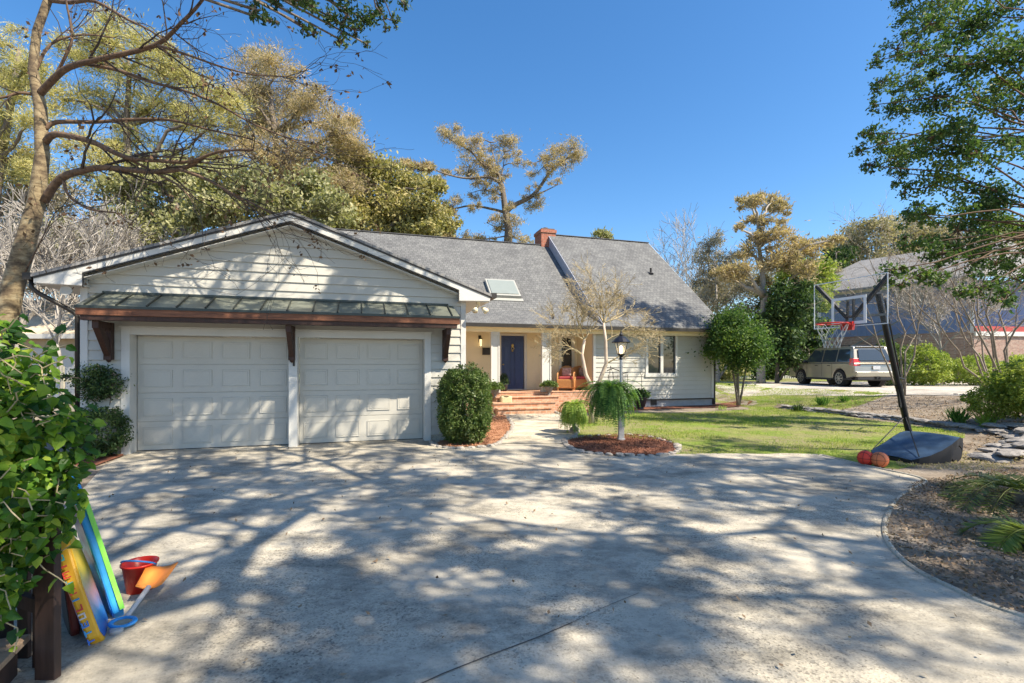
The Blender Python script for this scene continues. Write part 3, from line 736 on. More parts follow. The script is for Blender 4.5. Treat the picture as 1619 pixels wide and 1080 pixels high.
# ------------------ main body
TE = 15.5; ZE = 2.99; TRD = 21.0; ZL = 7.14; ZR = 7.66; TK = 16.8
SC_ = 8.2; SRT = 13.5; SLF = -2.2
ZK = ZL-(TRD-TK)*((ZR-ZE)/(TRD-TE))
zr = lambda t: ZE+(t-TE)*(ZR-ZE)/(TRD-TE)
m = MB()
slab(m, [(SLF, TK, ZK), (SC_, TK, ZK), (SC_, TRD, ZL), (SLF, TRD, ZL)], .05)
slab(m, [(SLF, TE, ZE), (SC_, TE, ZE), (SC_, TK, ZK), (SLF, TK, ZK)], .05)
slab(m, [(SLF, TRD, ZL), (SC_, TRD, ZL), (SC_, 27, 2.9), (SLF, 27, 2.9)], .05)
hp('main_roof', m, M['shingle'])
m = MB(); slab(m, [(SC_, TE-.01, ZE+.006), (SRT, TE-.01, ZE+.006), (SRT, TRD, ZR), (SC_, TRD, ZR)], .05); slab(m, [(SC_, TRD, ZR), (SRT, TRD, ZR), (SRT, 27, 2.95), (SC_, 27, 2.95)], .05)
hp('upper_roof', m, M['shingle'])
m = MB(); m.beam((SLF, TRD, ZL+.015), (SC_-.05, TRD, ZL+.015), .14, .03); m.beam((SC_, TRD, ZR+.015), (SRT, TRD, ZR+.015), .14, .03); hp('ridge_cap', m, mat('ridge shingles', (.10,.10,.105), .9, .2, 5, .3))
m = MB(); m.prism([(SC_-.02, TE+.1, ZE-.03), (SC_-.02, TK, zr(TK)-.01), (SC_-.02, TRD, ZR-.01), (SC_-.02, TRD+.5, ZR-.4), (SC_-.02, TRD+.5, ZL-.6), (SC_-.02, TRD, ZL-.1), (SC_-.02, TK, ZK-.1)], (.018, 0, 0)); hp('dormer_cheek', m, M['cheek'])
m = MB(); m.beam((SC_-.035, TE+.05, zr(TE)+.03), (SC_-.035, TRD+.02, ZR-.01), .02, .04); hp('cheek_trim', m, M['cheek'])
m = MB()  # right rake
m.prism([(SRT, TE, ZE-.01), (SRT, TRD, ZR-.01), (SRT, 27, 2.95), (SRT, 27, 2.75), (SRT, TRD, ZR-.22), (SRT, TE, ZE-.2)], (.025, 0, 0)); hp('gable_rake', m, M['white'])
m = MB(); m.box(gr+.12, SRT, TE-.11, TE-.0, ZE-.13, ZE-.02); hp('gutter', m, M['darkmetal'])
m = MB(); m.box(gr+.1, SRT-.02, TE+.0, 15.8, ZE-.14, ZE-.125); m.box(gr+.06, SRT-.3, 15.78, 15.92, 2.72, ZE-.14); hp('porch_beam', m, M['cream'])
# porch recess
PF = .66; s0 = gr+.06; s1 = S(938, 16.0)
m = MB()
def wallbox(a, b, z0, z1, t=17.4): m.box(a, b, t, t+.1, z0, z1)
da, db = 4.89, 5.80; wa, wb = S(887,17.4), S(904,17.4)
wallbox(s0, da-.1, PF, 2.86); wallbox(db+.1, wa-.1, PF, 2.86); wallbox(wb+.1, s1, PF, 2.86); wallbox(da-.1, db+.1, 2.78, 2.86); wallbox(wa-.1, wb+.1, 2.78, 2.86)
m.box(s0, s1, 15.92, 17.4, 2.84, 2.86)
m.box(s1, s1+.05, 16.02, 17.4, PF, 2.86)
hp('porch_wall', m, M['cream'])
m = MB(); m.box(da-.1, da, 17.36, 17.46, PF, 2.78); m.box(db, db+.1, 17.36, 17.46, PF, 2.78); m.box(da, db, 17.362, 17.46, 2.70, 2.779); m.box(da, db, 17.33, 17.46, PF, PF+.035)
fo = hp('door_frame', m, M['white'], bevel=.004)
m = MB(); m.box(da+.004, db-.004, 17.43, 17.47, PF+.04, 2.698); fd = hp('front_door', m, M['navy'], bevel=.003)
m = MB(); w = (db-da)
for (z0, z1) in ((PF+.2, PF+.85), (PF+1.0, PF+1.62), (PF+1.72, PF+1.94)):
    for k in (0, 1):
        x0 = da+.11+k*(w/2-.03); x1 = x0+w/2-.19
        m.prism([(x0, 17.428, z0), (x1, 17.428, z0), (x1, 17.428, z1), (x0, 17.428, z1)], (0, .002, 0)); m.box(x0+.03, x1-.03, 17.418, 17.428, z0+.03, z1-.03)
        for (p, q, r_, s_) in ((x0, x1, z0-.008, z0+.008), (x0, x1, z1-.008, z1+.008), (x0-.008, x0+.008, z0, z1), (x1-.008, x1+.008, z0, z1)): m.box(p, q, 17.414, 17.4275, r_, s_)
hp('door_panel', m, M['navy'], fd, bevel=.002).location = (0,0,0)
m = MB(); cx = (da+db)/2; m.sphere((cx, 17.41, 2.33), .05, 10, 8, 1, .4, 1.3); m.torus((cx, 17.40, 2.22), .05, .012, 16, 6, (1,0,0), (0,0,1)); m.box(cx-.03, cx+.03, 17.405, 17.43, 2.1, 2.17); hp('door_knocker', m, M['brass'], fd, True).location = (0,0,0)
m = MB(); m.sphere((da+.09, 17.39, 1.62), .032, 10, 8); m.lathe([(.03,-.03),(.03,.0)], (da+.09, 17.43, 1.62), 10, 'y'); hp('door_knob', m, M['brass'], fd, True).location = (0,0,0)
m = MB(); m.box(wa-.1, wa, 17.36, 17.46, PF, 2.78); m.box(wb, wb+.1, 17.36, 17.46, PF, 2.78); m.box(wa, wb, 17.362, 17.46, 2.66, 2.779); m.box(wa, wb, 17.362, 17.46, PF, PF+.12); sw = hp('porch_window', m, M['white'], bevel=.004)
m = MB(); m.box(wa, wb, 17.42, 17.43, PF+.12, 2.66); hp('window_glass', m, M['glass'], sw).location = (0,0,0)
# vertical cream panel joints
# columns
for (p0, p1) in ((776.5, 790), (857, 871.5)):
    a, b = S(p0, 15.78), S(p1, 15.78); m = MB()
    m.box(a, b, 15.79, 15.91, PF, 2.72); c = hp('porch_column', m, M['white'], bevel=.004)
    m = MB(); bw = .05
    m.box(a-.001, a+bw, 15.77, 15.789, PF+.1, 2.719); m.box(b-bw, b+.001, 15.77, 15.789, PF+.1, 2.719); m.box(a+bw, b-bw, 15.77, 15.789, 2.6, 2.719); m.box(a-.02, b+.02, 15.765, 15.93, PF, PF+.1)
    hp('column_trim', m, M['white'], c, bevel=.003).location = (0,0,0)
m = MB(); m.box(s0+.0, s0+.12, 15.79, 15.91, PF, 2.72); hp('porch_pilaster', m, M['cream'])
# lantern and mailbox by the door
lx, lz = SZ(759.5, 541, 17.3)
m = MB(); m.box(lx-.05, lx+.05, 17.385, 17.4, lz+.0, lz+.25); m.tube([(lx, 17.38, lz+.2), (lx, 17.28, lz+.24), (lx, 17.26, lz+.17)], .012, 6); m.lathe([(.001,.06),(.03,.045),(.085,.0),(.085,-.01)], (lx, 17.26, lz+.12), 8)
m.lathe([(.06,-.015),(.06,0)], (lx, 17.26, lz-.16), 8)
for k in range(4):
    a = pi/4+k*pi/2; m.tube([(lx+.065*cos(a), 17.26+.065*sin(a), lz+.11), (lx+.055*cos(a), 17.26+.055*sin(a), lz-.16)], .006, 4)
lo = hp('wall_lantern', m, M['darkmetal'])
def emis(name, col, st, base=(.8,.7,.5)):
    mm, nt, b = newmat(name); b.inputs['Base Color'].default_value = c4(base); b.inputs['Emission Color'].default_value = c4(col); b.inputs['Emission Strength'].default_value = st; return mm
M['lampglow'] = emis('lit lantern glass', (1,.72,.35), .9)
m = MB(); m.lathe([(.045,-.15),(.055,.1)], (lx, 17.26, lz), 8); hp('lantern_glass', m, M['lampglow'], lo).location = (0,0,0)
mx_, mz = SZ(770, 556, 17.36); m = MB(); m.box(mx_-.17, mx_+.17, 17.29, 17.40, mz-.12, mz+.12); m.prism([(mx_-.18, 17.27, mz+.09), (mx_-.18, 17.40, mz+.15), (mx_-.18, 17.40, mz+.13), (mx_-.18, 17.27, mz+.07)], (.36, 0, 0)); hp('mailbox', m, M['darkmetal'], bevel=.004)
# right siding wall with the window
SE = S(1127, 16.0)
wa, wb, wz0, wz1 = S(1020,16), S(1071,16), 1.17, 2.83
m = MB(); lap(m, s1+.09, wa, .30, 2.86, 16.0); lap(m, wb, SE-.08, .30, 2.86, 16.0); lap(m, wa, wb, .30, wz0, 16.0)
hp('wall_siding', m, M['siding'])
m = MB(); m.box(s1, wa, 16.01, 16.12, .28, 2.87); m.box(wb, SE, 16.01, 16.12, .28, 2.87); m.box(wa, wb, 16.01, 16.12, .28, wz0); m.box(wa, wb, 16.01, 16.12, wz1, 2.87); m.box(SE-.1, SE, 16.12, 26, .1, 2.87)
m.prism([(SE-.1, 16.12, 2.87), (SE-.1, 26, 2.87), (SE-.1, TRD, ZR-.3)], (.09, 0, 0))
hp('main_wall', m, M['siding'])
for a_ in (s1-.01, SE-.08):
    m = MB(); m.box(a_, a_+.1, 15.97, 16.06, .30, 2.78); hp('corner_board', m, M['white'])
m = MB(); m.box(s1, SE, 15.965, 16.0, 2.78, 2.87); hp('frieze_board', m, M['white'])
m = MB(); m.box(s1, SE, 16.03, 16.2, -.1, .28); fdn = hp('foundation', m, mat('painted foundation', (.40,.40,.40), .9, .15, 3, .3))
m = MB(); m.box(s1-.02, SE+.01, 15.96, 16.03, .265, .30); hp('base_trim', m, M['darkmetal'])
vx = S(1034, 16); m = MB(); m.box(vx-.13, vx+.13, 16.015, 16.03, .08, .26)
for k in range(5): m.box(vx-.12, vx+.12, 16.005, 16.014, .095+k*.034, .108+k*.034)
hp('foundation_vent', m, M['darkmetal'])
m = MB(); fw = .11
m.box(wa, wa+fw, 15.955, 16.05, wz0, wz1); m.box(wb-fw, wb, 15.955, 16.05, wz0, wz1); m.box(wa+fw, wb-fw, 15.957, 16.05, wz1-fw, wz1-.001); m.box(wa-.02, wb+.02, 15.94, 16.05, wz0-.02, wz0+fw)
mid = (wa+wb)/2; m.box(mid-.06, mid+.06, 15.96, 16.05, wz0+fw, wz1-fw)
wo = hp('window', m, M['white'], bevel=.004)
for (a, b) in ((wa+fw, mid-.06), (mid+.06, wb-fw)):
    m = MB(); m.box(a, b, 16.03, 16.035, wz0+fw, wz1-fw); hp('window_pane', m, M['glass'], wo).location = (0,0,0)
    m = MB(); f2 = .03; m.box(a, a+f2, 16.005, 16.03, wz0+fw, wz1-fw); m.box(b-f2, b, 16.005, 16.03, wz0+fw, wz1-fw); m.box(a+f2, b-f2, 16.006, 16.03, wz1-fw-f2, wz1-fw); m.box(a+f2, b-f2, 16.006, 16.03, wz0+fw, wz0+fw+f2)
    hp('window_sash', m, mat('dark sash', (.10,.10,.10), .4), wo).location = (0,0,0)
m = MB()
for k in range(13):
    for (a, b) in ((wa+fw, mid-.06), (mid+.06, wb-fw)):
        if R.random() < .7: x = a+(b-a)*R.random(); m.box(x, x+.05, 16.09, 16.1, wz0+.1, wz1-.1)
hp('curtain', m, mat('curtain', (.25,.24,.22), .9), wo).location = (0,0,0)
m = MB(); m.box(SE+.02, SE+.11, 15.98, 16.06, .05, 2.72); m.beam((SE+.065, 15.5, 2.86), (SE+.065, 16.0, 2.68), .06, .06); hp('downspout', m, M['darkmetal'])
# chimney
m = MB(); ca, cb = S(856, 20.9), S(878.5, 20.9); m.box(ca, cb, 20.9, 21.8, 5.5, 7.72); m.box(ca-.04, cb+.04, 20.86, 21.84, 7.72, 7.86); ch = hp('chimney', m, M['chimbrick'])
m = MB(); m.box(ca+.03, cb-.03, 20.93, 21.77, 7.86, 7.93); m.lathe([(.12,0),(.11,.12)], ((ca+cb)/2, 21.3, 7.93), 12); hp('chimney_cap', m, mat('sooty concrete', (.16,.12,.10), .95, .3, 5, .3), ch).location = (0,0,0)
# skylight on the lower slope
ks = (ZK-ZE)/(TK-TE)
def rp(s, t, h=0): return (s, t, (ZE+(t-TE)*ks if t < TK else ZK+(t-TK)*(ZL-ZK)/(TRD-TK))+h)
sa, sb = S(774,17.5), S(822,17.5); k2 = (ZL-ZK)/(TRD-TK)
nv = Vector((0, -k2, 1)).normalized()
m = MB(); q = [Vector(rp(sa, 17.42)), Vector(rp(sb, 17.42)), Vector(rp(sb, 18.3)), Vector(rp(sa, 18.3))]
m.prism(q, nv*.13); M['skyf'] = mat('skylight frame', (.34,.34,.31), .5, .05, 3, 0); sk = hp('skylight', m, M['skyf'])
m = MB(); g = [Vector(rp(sa+.07, 17.5)), Vector(rp(sb-.07, 17.5)), Vector(rp(sb-.07, 18.22)), Vector(rp(sa+.07, 18.22))]
m.prism([p+nv*.132 for p in g], nv*.02); hp('skylight_dome', m, mat('milky dome', (.24,.27,.25), .3, .05, 3, 0), sk).location = (0,0,0)
m = MB(); m.prism([Vector(rp(sa-.08, 17.28))+nv*.004, Vector(rp(sb+.08, 17.28))+nv*.004, Vector(rp(sb+.08, 17.41))+nv*.004, Vector(rp(sa-.08, 17.41))+nv*.004], nv*.02); hp('skylight_flashing', m, M['skyf'], sk).location = (0,0,0)
vx_, vt = S(1029, 18.6), 18.6; m = MB(); m.lathe([(.05,0),(.045,.28)], (vx_, vt, zr(vt)-.03), 10); m.lathe([(.14,0),(.05,.06)], (vx_, vt, zr(vt)), 10); hp('roof_vent', m, M['darkmetal'])
vx_, vt = S(876, 16.0), 16.1; m = MB(); m.lathe([(.04,0),(.035,.2)], (vx_, vt, rp(0, vt)[2]-.03), 10); hp('roof_vent', m, M['darkmetal'])
# brick porch and steps
m = MB(); m.box(s0, s1+.0, 15.70, 17.4, -.1, PF-.008); m.box(S(783,15.5), S(885,15.3), 15.40, 15.70, -.1, PF-.16)
sA, sB = S(779, 15.2), S(878, 15.1)
m.box(sA, sB, 15.10, 15.40, -.1, .33); m.box(S(787,14.8), S(872,14.8), 14.80, 15.10, -.1, .165)
m.box(S(783,15.5)-.02, S(885,15.3)+.02, 15.365, 15.68, PF-.16, PF-.11); m.box(sA-.02, sB+.02, 15.065, 15.38, .33, .385); m.box(S(787,14.8)-.02, S(872,14.8)+.02, 14.765, 15.08, .165, .215)
hp('brick_steps', m, M['brick'], bevel=.008)
m = MB(); m.box(s0, s1, 15.68, 17.38, PF-.008, PF+.006); hp('porch_floor', m, M['brick'])

# ------------------ things on and around the porch
def hw3(s, t, z): x, y = HW(s, t); return Vector((x, y, z))
def potplant(name, label, cat, loc, pot, plant, lm, n, leaf, rad, seed, potmat, aspect=.4, group=None, fr=None):
    t = thing(name, label, cat, loc, 0, group); m = MB(); m.lathe(pot, (0,0,0), 18); link('pot', m, potmat, t, smooth=True)
    h = max(p[1] for p in pot); rng = np.random.default_rng(seed); m = MB()
    if fr:
        for k in range(fr[0]):
            a = rng.uniform(0, 2*pi); e = rng.uniform(.1, 1.2); frond(m, (0, 0, h-.03), (cos(a), sin(a), e), fr[1]*rng.uniform(.6, 1.1), fr[2], fr[3], rng, fr[4], .5, .014)
    else:
        d = rand_dirs(n, rng); d[:, 2] = np.abs(d[:, 2])*1.0-.15; p = d*rng.uniform(.3, 1, (n, 1))**.5*np.array(rad)+np.array([0, 0, h+rad[2]*.1])
        m.quads_np(leaf_quads(p, leaf, aspect, rng, .4))
    link('plant', m, lm, t); 
    return t
urn = [(.09,0),(.12,.02),(.05,.08),(.04,.14),(.10,.2),(.15,.32),(.17,.36),(.15,.37)]
gpot = [(.10,0),(.13,.2),(.15,.24),(.14,.25)]
M['cast'] = mat('grey cast urn', (.20,.19,.18), .8, .25, 6, .3); M['terra'] = mat('terracotta', (.45,.20,.10), .8, .2, 6, .2)
M['darkpot'] = mat('dark pot', (.03,.03,.035), .5, .2, 5, .1)
potplant('potted_plant', 'leafy plant in a dark urn on the brick porch edge, right of the steps', 'potted plant', hw3(S(868,15.55), 15.55, .5), urn, 0, L['box'], 500, .10, (.34,.3,.22), 31, M['cast'])
potplant('potted_plant', 'round leafy plant in a grey urn left of the brick steps, by the clipped shrub', 'potted plant', hw3(S(783,15.55), 15.55, .5), [(r*.9, h*.8) for r, h in urn], 0, L['box'], 600, .10, (.32,.3,.26), 32, M['cast'])
potplant('potted_palm', 'tall arching potted plant in an orange pot left of the porch column', 'potted plant', hw3(S(768,16.3), 16.3, PF), [(.16,0),(.22,.3),(.24,.36),(.22,.37)], 0, L['fern'], 0, .1, 0, 33, M['terra'], fr=(16, .8, 1.1, .10, 16))
potplant('potted_plant', 'small spiky plant in a pot just left of the blue front door', 'potted plant', hw3(S(797,16.6), 16.6, PF), gpot, 0, L['dark'], 260, .16, (.2,.18,.42), 34, M['darkpot'], .16)
# tan cushion like box on the steps
m = MB(); c = hw3(S(800, 15.2), 15.22, .33); m.box(-.19, .19, -.12, .12, 0, .26); t = thing('basket', 'small tan woven basket sitting on the brick steps', 'basket', c, A); link('body', m, woodmat('straw', (.42,.34,.18), (.68,.58,.36), (20,20,40)), t, bevel=.05)
m = MB(); m.torus((0,0,.26), .13, .02, 20, 6); link('rim', m, M['twig'], t)
M['wicker'] = woodmat('orange wicker', (.30,.12,.035), (.55,.26,.09), (30,30,30)); M['cush'] = mat('red cushion', (.38,.06,.07), .9, .2, 4, .2)
def porch_chair(name, label, s, t_, rz, w):
    t = thing(name, label, 'chair' if w < 1 else 'bench', hw3(s, t_, PF), A+rz)
    m = MB(); m.box(-w/2, w/2, -.28, .28, .10, .42); link('seat', m, M['wicker'], t, bevel=.03)
    m = MB(); n = 9; pts = [(-w/2, .24, .35)]+[(-w/2*cos(pi*k/n), .27, .60+.32*sin(pi*k/n)) for k in range(n+1)]+[(w/2, .24, .35)]; m.prism(pts, (0, .05, 0)); link('backrest', m, M['wicker'], t, bevel=.012)
    for sx in (-1, 1):
        m = MB(); m.tube([(sx*(w/2-.02), -.28, .1), (sx*(w/2-.02), -.28, .62), (sx*(w/2-.02), -.1, .66), (sx*(w/2-.02), .25, .66)], .028, 8); link('armrest', m, M['wicker'], t, smooth=True)
        for sy in (-.25, .25):
            m = MB(); m.tube([(sx*(w/2-.04), sy, 0), (sx*(w/2-.04), sy, .12)], .022, 6); link('leg', m, M['wicker'], t)
    m = MB(); m.box(-w/2+.06, w/2-.06, -.24, .2, .42, .52); link('cushion', m, M['cush'], t, bevel=.03)
    m = MB(); m.box(-.17, .17, .08, .2, .54, .84); link('pillow', m, mat('plaid pillow', (.45,.30,.26), .9, .4, 12, .2), t, bevel=.04)
porch_chair('wicker_chair', 'orange brown wicker chair on the porch in front of the dark window', S(896,16.3), 16.35, -.5, .62)
porch_chair('wicker_loveseat', 'wide wicker loveseat with pillows at the right end of the porch', S(925,16.7), 16.75, 0, 1.05)
# ------------------------------------------------------------------ lamp post with hanging fern
def tz(x, y): return gz(x, y)
lb = G(982, 697); t = thing('lamp_post', 'white lamp post with a black lantern standing in the mulch bed by the walkway', 'lamp post', lb)
m = MB(); m.box(-.055, .055, -.055, .055, 0, .95); m.box(-.07, .07, -.07, .07, 0, .06); m.tube([(0,0,.95), (0,0,1.72)], .032, 10); m.lathe([(.05,0),(.03,.05)], (0,0,.95), 10); link('post', m, mat('weathered white post', (.55,.53,.50), .8, .25, 5, .3), t, bevel=.004)
m = MB(); m.tube([(0,0,1.45), (-.17,0,1.52), (-.30,0,1.47)], .010, 6); m.tube([(.0,0,1.40), (.15,0,1.44)], .008, 6); link('hanger', m, M['darkmetal'], t)
lt = MB(); z0 = 1.70
lt.lathe([(.028,0),(.05,.03),(.03,.06),(.075,.10),(.08,.12)], (0,0,z0), 12)
for k in range(4):
    a = pi/4+k*pi/2; lt.tube([(.085*cos(a), .085*sin(a), z0+.12), (.15*cos(a), .15*sin(a), z0+.36)], .008, 4)
lt.lathe([(.19,.355),(.20,.37),(.12,.45),(.07,.49),(.04,.50),(.045,.53),(.02,.56),(.008,.62),(.001,.63)], (0,0,z0), 4 if False else 12)
lh = link('lantern', lt, mat('black painted metal', (.012,.012,.016), .35, .1, 5, .05), t)
m = MB(); m.lathe([(.075,.13),(.138,.35)], (0,0,z0), 4, cap=False); 
gl_, nt, b = newmat('clear lantern glass'); b.inputs['Base Color'].default_value = (.9,.9,.85,1); b.inputs['Roughness'].default_value = .1; b.inputs['Alpha'].default_value = .25
link('glass', m, gl_, lh)
m = MB(); m.lathe([(.02,.13),(.035,.17),(.035,.27),(.01,.30)], (0,0,z0), 10); link('bulb', m, emis('lit bulb', (1,.70,.30), 5.0), lh, smooth=True)

def fern(name, label, c, n, ln, droop, w, lm, seed, potm, pot=None, hang=True):
    t = thing(name, label, 'fern', c); rng = np.random.default_rng(seed); m = MB()
    for k in range(n):
        a = rng.uniform(0, 2*pi); e = rng.uniform(-.5, 1.7); f = ln*rng.uniform(.3, 1.15)**.8
        frond(m, (.05*cos(a), .05*sin(a), .0), (cos(a), sin(a), e), f, droop*rng.uniform(.55, 1.3), w*rng.uniform(.8,1.3), rng, 18, rng.uniform(.3,.7), .020)
    link('fronds', m, lm, t)
    m = MB(); m.lathe(pot or [(.09,-.2),(.13,-.02),(.14,0),(.12,0)], (0,0,0), 14); link('pot', m, potm, t, smooth=True)
    if hang:
        m = MB()
        for k in range(3): m.tube([(.12*cos(k*2.1), .12*sin(k*2.1), 0), (0,0,.48)], .004, 3)
        link('hanger_wire', m, M['darkmetal'], t)
    return t
fern('hanging_fern', 'dark green fern with long drooping fronds hanging on the lamp post', Vector(lb)+Vector((-.22, 0, 1.10)), 280, .86, 2.5, .085, L['fern'], 5, M['darkpot'])
uc = P(908, 668, 11.3); uc.z = 0
fern('fern_urn', 'light green fern in a grey urn at the lawn edge beside the walkway', uc+Vector((0,0,.68)), 150, .66, 3.0, .07, L['limefern'], 6, M['cast'], [(.10,-.62),(.12,-.58),(.03,-.5),(.03,-.42),(.11,-.3),(.16,-.06),(.17,0),(.15,0)], False)
# iron plant rack by the wall
ir = hw3(S(1000,15.3), 15.3, 0); t = thing('plant_stand', 'thin black iron trellis and dark planter against the white wall right of the lamp', 'planter', ir, A)
m = MB()
for k in range(5): m.tube([(-.5+.2*k-.2, .5, .0), (-.5+.2*k-.2, .5, 1.25+.1*(k % 2))], .010, 5)
m.tube([(-.7, .5, 1.2), (.1, .5, 1.2)], .010, 5); m.tube([(-.7,.5,.8), (.1,.5,.8)], .008, 5); m.tube([(.5,.2,0), (.5,.2,1.25)], .01, 5); m.torus((.5,.2,1.3), .06, .008, 12, 5, (1,0,0), (0,0,1)); link('trellis', m, M['darkmetal'], t)
m = MB(); m.lathe([(.18,.1),(.26,.42),(.28,.45),(.25,.45)], (.3,0,0), 16); m.lathe([(.14,0),(.14,.1)], (.3,0,0), 12); link('planter_bowl', m, M['darkpot'], t, smooth=True)
rng = np.random.default_rng(77); d = rand_dirs(420, rng); d[:,2] = np.abs(d[:,2])-.2; m = MB(); m.quads_np(leaf_quads(d*rng.uniform(.3,1,(420,1))*np.array([.45,.4,.33])+np.array([.3,0,.5]), .13, .5, rng, .5)); link('plant', m, L['dark'], t)

# ------------------------------------------------------------------ basketball hoop
base = Vector((7.29, 8.85, 0)); n_ = Vector((-.95, -.31, 0)).normalized(); w_ = Vector((-n_.y*-1, 0, 0)); w_ = Vector((n_.y, -n_.x, 0)).normalized()
if w_.y < 0: w_ = -w_
back = -n_; UP = Vector((0,0,1))
hoop = thing('basketball_hoop', 'portable basketball hoop with a clear backboard and slanted black pole', 'basketball hoop', base)
def hl(name, mb, m, parent=None, **k): return link(name, mb, m, parent or hoop, base if (parent is None or True) else (0,0,0), **k)
M['black'] = mat('black metal', (.006,.006,.007), .5, .15, 6, .05, 0); M['tank'] = mat('blue grey plastic base', (.032,.065,.12), .5, .35, 3.5, .2); M['tankside'] = mat('black plastic underside', (.015,.015,.018), .6, .2, 5, .1)
# base: curved shell, profile along the back direction
fc = Vector((6.25, 8.02, 0)); prof = [(.06,.03,.06), (.12,.03,.10), (.30,.04,.14), (.54,.05,.21), (.76,.12,.30), (.92,.22,.37), (1.04,.27,.40), (1.14,.21,.37), (1.19,.12,.26), (1.16,.08,.16)]
top = MB(); side = MB(); wdt = [.30,.38,.42,.44,.45,.44,.41,.39,.37,.36]
vs = []; 
for (x, lo, hi), w in zip(prof, wdt):
    for k in (-1, -.5, 0, .5, 1): vs.append(fc+back*x+w_*w*k+UP*(hi+.02*(1-k*k)))
fs = [(i*5+k, i*5+k+1, (i+1)*5+k+1, (i+1)*5+k) for i in range(len(prof)-1) for k in range(4)]; top.add(vs, fs)
hl('base_top', top, M['tank'], smooth=True)
vs = []
for (x, lo, hi), w in zip(prof, wdt):
    for k in (-1, 1): vs += [fc+back*x+w_*w*k*1.005+UP*(hi+.004), fc+back*x+w_*w*k*.97+UP*max(0, lo if x > .9 else .0)]
fs = []
for i in range(len(prof)-1):
    a = i*4; b = (i+1)*4; fs += [(a, a+1, b+1, b), (a+2, b+2, b+3, a+3), (a+1, a+3, b+3, b+1)]
fs += [(0,2,3,1)]; side.add(vs, fs); hl('base_shell', side, M['tankside'])
for sg in (-1, 1):
    m = MB(); c = fc+back*.96+w_*.36*sg+UP*.13; q = MB(); q.lathe([(.03,-.05),(.13,-.05),(.14,0),(.13,.05),(.03,.05)], (0,0,0), 18, 'x')
    mm = Matrix.Translation(c)@Matrix(((w_.x, back.x, 0, 0), (w_.y, back.y, 0, 0), (0, 0, 1, 0), (0,0,0,1))); m.add([mm@Vector(p) for p in q.v], q.f); hl('wheel', m, M['tankside'], smooth=False)
pb, pt = Vector((7.27, 8.84, .27)), Vector((6.26, 8.31, 2.92))
m = MB(); m.tube([pb, pb.lerp(pt, .36)], .052, 14); m.tube([pb.lerp(pt, .35), pt], .044, 14); m.tube([pb.lerp(pt, .345), pb.lerp(pt, .365)], .056, 14); m.tube([pb-(pt-pb)*.02, pb+(pt-pb)*.015], .07, 14); hl('pole', m, M['black'], smooth=False)
for sg in (-.36, .36):
    m = MB(); m.tube([fc+back*.14+w_*sg+UP*.13, pb.lerp(pt, .15)+Vector((0,0,0))], .009, 6); hl('brace_rod', m, M['black'])
m = MB(); q = pb.lerp(pt, .40); m.beam(q, q+Vector((.10,.05,-.5)), .03, .05); m.tube([q+Vector((.02,0,.04)), q+Vector((.2,.09,.0))], .014, 6); m.tube([q+Vector((.06,0,.05)), pb.lerp(pt, .93)+back*.14], .014, 6); hl('adjust_lever', m, M['black'])
bc = Vector((5.64, 8.10, 2.63)); bw, bh = .635, .40
def bp(a, z, off=0): return bc+w_*a+UP*z+back*off
m = MB(); m.obox(bc, w_, back, UP, bw, .008, bh)
am, nt, b = newmat('clear acrylic'); b.inputs['Base Color'].default_value = (.30,.36,.40,1); b.inputs['Roughness'].default_value = .06; b.inputs['Alpha'].default_value = .05; b.inputs['Specular IOR Level'].default_value = .35
board = hl('backboard', m, am)
M['boardwhite'] = mat('white printed line', (.75,.78,.82), .5, .03, 5, 0)
def line(mb, a, b, w=.05, off=-.012): mb.beam(a+n_*-off, b+n_*-off, w, .004, n_)
m = MB(); 
def rectl(mb, a0, a1, z0, z1, w, o):
    for (p, q, r_, s_) in ((a0, a1, z0, z0+w), (a0, a1, z1-w, z1), (a0, a0+w, z0+w, z1-w), (a1-w, a1, z0+w, z1-w)): mb.obox(bp((p+q)/2, (r_+s_)/2, o), w_, back, UP, (q-p)/2, .003, (s_-r_)/2)
rectl(m, -.30, .30, -.36, .10, .045, -.013); rectl(m, -bw, bw, -bh, bh, .014, -.013); hl('board_lines', m, M['boardwhite'], board)
m = MB(); o = .035
m.beam(bp(-.06, -.24, o), bp(-bw+.01, bh-.02, o), .055, .05); m.beam(bp(.06, -.24, o), bp(bw-.01, bh-.02, o), .055, .05)
m.beam(bp(-.06, -.24, o), bp(.06, -.24, o), .028, .028)
m.beam(bp(-.06, -.24, o), bp(-.06, -bh, o), .035, .03); m.beam(bp(.06, -.24, o), bp(.06, -bh, o), .035, .03); m.beam(bp(-bw+.01, -bh+.015, o), bp(bw-.01, -bh+.015, o), .028, .028)
hl('board_frame', m, M['black'])
for sg in (-1, 1):
    m = MB(); pa = pb.lerp(pt, .97); pc = pb.lerp(pt, .83)
    m.beam(bp(sg*.05, .12, .04), pa+w_*sg*.06+back*.12, .02, .04); m.beam(bp(sg*.05, -.22, .04), pc+w_*sg*.06+back*.12, .02, .04); hl('lift_arm', m, M['black'])
m = MB(); m.beam(bp(.05, .12, .04), bp(.05, -.22, .04), .03, .03); m.beam(bp(-.05, .12, .04), bp(-.05, -.22, .04), .03, .03); hl('arm_bracket', m, M['black'])
rc = bc+UP*(-.36)+n_*.38; M['rim'] = mat('red rim paint', (.50,.02,.015), .35, .1, 6, .05)
m = MB(); m.torus(rc, .228, .011, 36, 8); m.obox(bc+UP*-.39+n_*.03, w_, n_, UP, .10, .03, .07); m.obox(bc+UP*-.362+n_*.10, w_, n_, UP, .09, .08, .006)
rim = hl('rim', m, M['rim'])
m = MB(); K = 12; rows = [(.225, -.02), (.20, -.12), (.16, -.22), (.125, -.32), (.11, -.40)]
